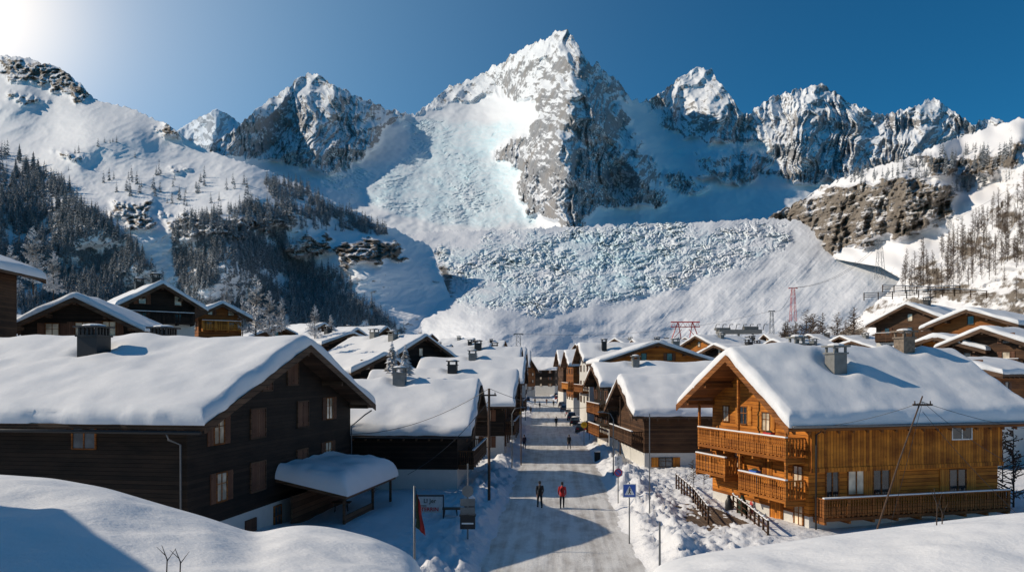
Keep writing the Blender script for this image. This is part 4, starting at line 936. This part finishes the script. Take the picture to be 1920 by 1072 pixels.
def fence(pts,h,label,mat=BROWN,step=1.5,n=2,grp='wooden fences',pw=.05,rr=.04,sn=True):
    P0=Vector(pts[0]);b=MB()
    for i in range(len(pts)-1):
        a=Vector(pts[i])-P0;c=Vector(pts[i+1])-P0;L=(c-a).length;k=max(1,int(L/step))
        for j in range(k+1):
            p=a+(c-a)*j/k;b.box(p.x-pw,p.x+pw,p.y-pw,p.y+pw,p.z-.4,p.z+h)
            if sn:b.ell((p.x,p.y,p.z+h+.04),(pw*1.6,pw*1.6,.07),1,8,5)
        for q in range(n):
            o=Vector((0,0,h*(.92-.32*q)));b.tube([tuple(a+o),tuple(c+o)],rr,5)
            if q==0 and sn:
                o=o+Vector((0,0,rr+.02));b.tube([tuple(a+o),tuple(c+o)],rr*.9,5,1)
    tag(b.fin('wooden_fence',[mat,SNOWR],Fr(P0)),label,'fence',grp)
def gp3(x,y,z=0): 
    d=(CH-z)*FP/(y-HZ);return (xx(x,d),d,z)
fence([gp3(1268,915,.3),gp3(1300,945,.3),gp3(1328,985,.3)],1.15,'rough wooden rail fence along the steps',n=3,step=1.2)
A0=gp3(1330,1000,.15);b=MB();e=empty('wooden_deck',A0,'weathered plank walkway beside the orange chalet','deck')
for i in range(26):
    v=i*.4-1.5;b.box(-.2+.02*random.random()-.13*v,3.0-.13*v,v,v+.37,.1,.22+.03*random.random())
b.fin('planks',[DECK],parent=e)
fence([gp3(1440,1010,.2),gp3(1400,975,.2),gp3(1375,955,.2)],1.0,'low wooden railing beside plank walkway',n=3,step=1)
for pts_ in([(1620,560),(1700,556),(1790,552),(1850,556)],[(1655,545),(1740,548),(1800,546)]):
    P=[]
    for x,y in pts_:
        d=175;P.append((xx(x,d),d,zz(y,d)-0.0))
    fence(P,1.3,'wooden terrace railing on the snowy slope',step=2.4,n=3,pw=.08,rr=.07)
for (u,v,z,m,lb) in((-1.0,2,5.35,REDP,'red flower box hanging on a balcony rail'),(-1.0,3.5,2.95,BLUE,'blue flower box standing on a balcony rail')):
    b=MB();b.hexa([(u-.12,v,z),(u+.12,v,z),(u+.12,v+.7,z),(u-.12,v+.7,z),(u-.17,v-.05,z+.2),(u+.17,v-.05,z+.2),(u+.17,v+.75,z+.2),(u-.17,v+.75,z+.2)],0);b.ell((u,v+.35,z+.22),(.13,.33,.1),1,10,6)
    F2=Fr((R1F.o.x,R1F.o.y,0),R(-15.7),1,False);tag(b.fin('planter',[m,GREEN],F2),lb,'planter')
X,Y,Z=gp3(1392,962,.2)
for i,(m,dx,h) in enumerate(((GREEN,0,1.1),(REDP,.8,.9),(REDP,1.25,.8),(BLACK,-.6,.9))):
    b=MB();b.lathe([(.22,0),(.26,.1),(.24,h*.7),(.14,h*.9),(.1,h)],0,12);b.lathe([(.11,h),(.12,h+.1),(.04,h+.14)],1,10);tag(b.fin('gas_bottle',[m,BLACK],Fr((X+dx,Y+.3*i,Z)),smooth=True),'metal gas bottle standing beside the chalet door','gas bottle','gas bottles')
# ---------------- cars
def car(label,x,y,yaw,colr,grp='cars parked along the street',van=False,dd=None):
    X,d=gpos(x,y) if dd is None else (xx(x,dd),dd)
    e=empty('parked_car',(X,d,.02),label,'car',grp,yaw);m=M_plain('car_paint',colr,.3,.03,2)
    hh=1.95 if van else 1.45
    pr=[(-2.1,.35,.55,.80),(-2.05,.3,.78,.84),(-1.2,.28,.92,.88),(0,.28,.95,.9),(1.2,.28,.92,.88),(1.95,.3,.9,.84),(2.1,.38,.7,.8)]
    b=MB()
    for y0,zb_,zt,w_ in pr: b.v+=[(-w_,y0,zb_),(w_,y0,zb_),(w_,y0,zt*.8),(w_*.93,y0,zt),(-w_*.93,y0,zt),(-w_,y0,zt*.8)]
    n=6
    for i in range(len(pr)-1):
        for j in range(n):k=(j+1)%n;b.f.append((i*n+j,(i+1)*n+j,(i+1)*n+k,i*n+k)[::-1]);b.m.append(0)
    b.f.append(tuple(range(6)));b.m.append(0);b.f.append(tuple(range(36,42))[::-1]);b.m.append(0);b.fin('body',[m],parent=e)
    f0,f1,r0,r1=(1.2,.55,-1.9,-1.6) if not van else (1.7,1.2,-2.05,-2.0)
    b=MB();b.hexa([(-.8,r0,.9),(.8,r0,.9),(.8,f0,.9),(-.8,f0,.9),(-.62,r1,hh),(.62,r1,hh),(.62,f1,hh),(-.62,f1,hh)],0);b.fin('cabin_glass',[PANE],parent=e)
    b=MB();b.hexa([(-.66,r1-.06,hh-.06),(.66,r1-.06,hh-.06),(.66,f1+.06,hh-.06),(-.66,f1+.06,hh-.06),(-.6,r1,hh+.03),(.6,r1,hh+.03),(.6,f1,hh+.03),(-.6,f1,hh+.03)]);b.fin('car_roof',[m],parent=e)
    b=MB();b.ell((0,(r1+f1)/2,hh+.03),(.6,abs(f1-r1)/2,.13));b.fin('roof_snow',[SNOWR],parent=e,smooth=True)
    for sx in(-1,1):
        for sy in(-1.3,1.35):
            b=MB();b.tube([(sx*.72,sy,.32),(sx*.92,sy,.32)],.32,14);wq=b.fin('wheel',[RUB],parent=e);b=MB();b.tube([(sx*.921,sy,.32),(sx*.935,sy,.32)],.18,10);b.fin('rim',[STEEL],parent=wq)
        b=MB();b.box(sx*.55-.14,sx*.55+.14,-2.13,-2.06,.58,.74);b.fin('tail_light',[REDP],parent=e)
        b=MB();b.box(sx*.55-.14,sx*.55+.14,2.03,2.12,.6,.74);b.fin('headlight',[WHITE],parent=e)
        b=MB();b.box(sx*.98-.08,sx*.98+.08,.75,.9,.92,1.05);b.fin('wing_mirror',[m],parent=e)
for lb,x,y,yw,cc,vn in(('black car parked beside the snowy street',1078,797,-4,(.02,.02,.022),0),('white car parked beside the snowy street',1067,779,-4,(.6,.6,.6),0),('dark grey car parked beside the street',1058,770,-4,(.06,.06,.07),0),
  ('silver car parked beside the street',1049,756,-3,(.35,.36,.38),0),('red car parked near the far houses',1045,749,-3,(.3,.03,.02),0),('white van parked beside the street',1124,826,-5,(.6,.6,.58),1),('black car standing near the bend',1043,744,2,(.02,.02,.03),0),
  ('dark blue car parked beside the street',1072,787,-4,(.02,.03,.07),0),('grey car parked at the street edge',1053,763,-3,(.2,.2,.21),0),('dark car parked outside the chalets',988,752,2,(.03,.03,.03),0),('black car parked close to the chalets',1090,810,-5,(.018,.018,.02),0)):
    car(lb,x,y,R(yw),cc,van=bool(vn))
# ---------------- people
def person(label,x,y,jacket,trous,yaw,h=1.75,phase=1,res=.016,hat=(.02,.02,.02),fingers=True,group='people walking on the street'):
    X,d=gpos(x,y);b=MB();s=1
    st=.20*phase
    for sx,f in((-1,st),(1,-st)):
        hip=(sx*.09,0,.92);kn=(sx*.095,f*.55+.03,.50);an=(sx*.095,f-.02 if f>0 else f-.06,.10 if f>0 else .14)
        b.caps([hip,(sx*.093,(hip[1]+kn[1])/2,.72),kn,((kn[0]),(kn[1]+an[1])/2-.02,.34),an],[.098,.085,.065,.062,.048],12)
        toe=(an[0]+sx*.01,an[1]+.17,.045 if f>0 else .035);b.caps([(an[0],an[1]-.04,.055 if f>0 else .10),(an[0],an[1]+.06,.06),toe],[.05,.052,.04],10)
    b.caps([(0,0,.92),(0,.0,1.05),(0,.01,1.22),(0,0,1.38),(0,0,1.43)],[.14,.145,.155,.15,.09],14)
    b.ell((0,0,.93),(.165,.12,.13));b.ell((0,.0,1.30),(.195,.125,.17));b.ell((0,0,1.12),(.165,.12,.17))
    b.caps([(0,0,1.42),(0,.01,1.53)],[.06,.055],10)
    for sx,f in((-1,-st),(1,st)):
        sh=(sx*.185,0,1.40);el=(sx*.245,f*.45-.03,1.13);wr=(sx*.235,f*.9+.06,.90)
        b.caps([sh,((sh[0]+el[0])/2,(sh[1]+el[1])/2,1.27),el,((el[0]+wr[0])/2,(el[1]+wr[1])/2,1.01),wr],[.068,.06,.05,.045,.033],10)
        hd=(wr[0],wr[1]+.02,wr[2]-.06);b.ell((hd[0],hd[1],hd[2]),(.022,.042,.055),0,10,8)
        for q,(dy,ln) in enumerate(((-.03,.06),(-.01,.072),(.012,.076),(.032,.066))):
            b.caps([(hd[0],hd[1]+dy,hd[2]-.04),(hd[0]-sx*.006,hd[1]+dy+.003,hd[2]-.04-ln*.55),(hd[0]-sx*.022,hd[1]+dy+.006,hd[2]-.04-ln)],[.0105,.010,.009],6)
        b.caps([(hd[0],hd[1]+.035,hd[2]+.01),(hd[0]-sx*.01,hd[1]+.065,hd[2]-.02),(hd[0]-sx*.015,hd[1]+.075,hd[2]-.045)],[.012,.011,.010],6)
    b.ell((0,.015,1.64),(.078,.098,.118),0,16,12);b.ell((0,.03,1.575),(.055,.07,.06));b.ell((0,.118,1.63),(.013,.02,.022));b.ell((0,.105,1.59),(.028,.012,.008))
    for sx in(-1,1):b.ell((sx*.08,.01,1.635),(.014,.02,.032));b.ell((sx*.032,.103,1.655),(.014,.01,.009))
    o_=b.fin('body',[SKIN]);md=o_.modifiers.new('r','REMESH');md.mode='VOXEL';md.voxel_size=res;md.use_smooth_shade=True
    dg=bpy.context.evaluated_depsgraph_get();me=bpy.data.meshes.new_from_object(o_.evaluated_get(dg));bpy.data.objects.remove(o_)
    me.materials.clear()
    J=M_plain('jacket_cloth',jacket,.8,.2,12);T_=M_plain('trouser_cloth',trous,.85,.2,12);B_=M_plain('boot_leather',(.03,.022,.018),.6,.2)
    for m in(SKIN,J,T_,B_):me.materials.append(m)
    cs=np.zeros(len(me.polygons)*3);me.polygons.foreach_get('center',cs);cs=cs.reshape(-1,3);mi=np.zeros(len(cs),int)
    z=cs[:,2];ax=np.abs(cs[:,0]);mi[:]=0
    arm=(ax>.16)&(z<1.42);mi[z<.93]=2;mi[(z>=.86)&(z<1.50)]=1;mi[z<.16]=3;mi[arm&(z<.90)&(z>.6)]=0
    me.polygons.foreach_set('material_index',mi.astype(np.int32));me.polygons.foreach_set('use_smooth',[True]*len(cs))
    e=empty('person',(X,d,.03),label,'person',group,yaw);k=h/1.75;e.scale=(k,k,k)
    q=bpy.data.objects.new('body',me);col.objects.link(q);q.parent=e
    b=MB();b.ell((0,-.004,1.675),(.09,.105,.10),0,16,10);b.ell((0,-.03,1.63),(.086,.085,.10),0,14,10);b.fin('hat',[M_plain('hat_wool',hat,.9,.2,20)],parent=e,smooth=True)
    b=MB();b.lathe([(.17,.80),(.185,.84),(.178,.98),(.165,1.08)],0,18);b.fin('jacket_hem',[J],parent=e,smooth=True).scale=(1,.78,1)
    if fingers:
        b=MB();b.ell((0,-.17,1.22),(.14,.09,.2),0,14,10);b.fin('backpack',[M_plain('backpack_cloth',tuple(c*.5 for c in jacket),.8,.2,12)],parent=e,smooth=True)
person('person in black coat and dark trousers walking',1012,952,(.015,.015,.018),(.012,.012,.015),R(8),1.78,1)
person('person in red jacket and black trousers walking',1054,953,(.55,.02,.02),(.015,.015,.02),R(-5),1.75,-1)
for x,y,j,ph in((1067,842,(.02,.02,.02),1),(1043,800,(.03,.03,.03),-1),(983,842,(.03,.02,.05),1),(995,776,(.02,.02,.03),1),(986,775,(.04,.04,.04),-1),(1113,815,(.02,.03,.06),1),(1038,762,(.02,.02,.02),1),(1025,758,(.1,.02,.02),-1),(1012,766,(.03,.03,.05),1),(1003,757,(.02,.02,.02),-1)):
    person('person in dark winter clothes walking on the street',x,y,j,(.02,.02,.025),R(random.uniform(-15,15)),1.72,ph,.03,fingers=False)
# ---------------- ski lift things
def lattice(label,x,yb,yt,d,w0,w1,mat,arms=True,name='lift_pylon',r=None):
    X=xx(x,d);z0=zz(yb,d);h=zz(yt,d)-z0;b=MB();n=max(4,int(h/(w0*1.2)))
    c=lambda t_,i:((w0+(w1-w0)*t_)/2*(1 if i in(0,1) else -1),(w0+(w1-w0)*t_)/2*(1 if i in(0,3) else -1),h*t_)
    r=r or .08+w0*.01
    for i in range(4):
        b.tube([c(0,i),c(1,i)],r,4)
        for j in range(n):
            b.tube([c(j/n,i),c((j+1)/n,(i+1)%4)],r*.5,3);b.tube([c(j/n,(i+1)%4),c((j+1)/n,i)],r*.5,3)
    if arms:
        b.box(-w0*.7,w0*.7,-.2,.2,h,h+.4)
        for s in(-1,1):b.box(s*w0*.7-.4,s*w0*.7+.4,-.3,.3,h-.3,h+.1)
    tag(b.fin(name,[mat],Fr((X,d,z0-1))),label,'lift pylon');return X,d,z0-1+h+.3
a1=lattice('tall grey lattice pylon carrying lift cables',1650,520,450,620,6,2.2,STEEL)
a2=lattice('tall red lattice pylon on the snow slope',1487,600,537,480,3.4,1.6,REDP)
a3=lattice('steel lattice pylon near the lift station',1447,625,580,420,2.2,1.2,STEEL)
a4=lattice('steel lattice pylon on the slope edge',1780,425,405,420,2,1.0,STEEL)
wire(a2,a1,8,.08);wire((a2[0]+2,a2[1],a2[2]),(a1[0]+2,a1[1],a1[2]),8,.08);wire(a1,(xx(1900,480),480,zz(350,480)),6,.08);wire(a3,a2,5,.07);wire(a3,(xx(970,380),380,zz(625,380)),5,.05)
a5=lattice('grey lift pylon rising behind the roofs',972,660,622,330,2.4,1.4,STEEL)
d=330;e=empty('lift_structure',(xx(1285,d),d,zz(640,d)),'red steel frame of the ski lift station','ski lift')
b=MB()
for s in(-1,1):
    b.tube([(s*6,0,0),(s*3,0,8)],.2,5);b.tube([(s*1.5,0,0),(s*3,0,8)],.2,5);b.tube([(s*6,0,0),(s*1.5,0,5)],.14,5)
b.tube([(-6,0,8),(6,0,8)],.25,5);b.tube([(-6,0,6),(6,0,6)],.18,5)
for k in range(6):b.tube([(-6+2*k,0,6),(-5+2*k,0,8),(-4+2*k,0,6)],.1,4)
b.fin('steel_frame',[REDP],parent=e)
d=340;e=empty('lift_station',(xx(1385,d),d,zz(650,d)),'grey ski lift station with machinery and flat roof','ski lift')
b=MB();b.box(-9,9,-3,3,5.5,7.2);b.box(-10,-4,-2,2,7.2,8);b.box(2,8,-1.5,1.5,7.2,8.6);b.fin('machine_house',[CONC],parent=e)
for s in(-6,0,6):
    b=MB();b.tube([(s,0,-1),(s,0,5.5)],.5,8);b.fin('pillar',[STEEL],parent=e)
b=MB();[b.tube([(-10+i*2.9,0,7),(-10+i*2.9,-2,9.4),(-8.6+i*2.9,-2,9.4)],.15,4) for i in range(8)];b.fin('sheave_frame',[BLACK],parent=e)
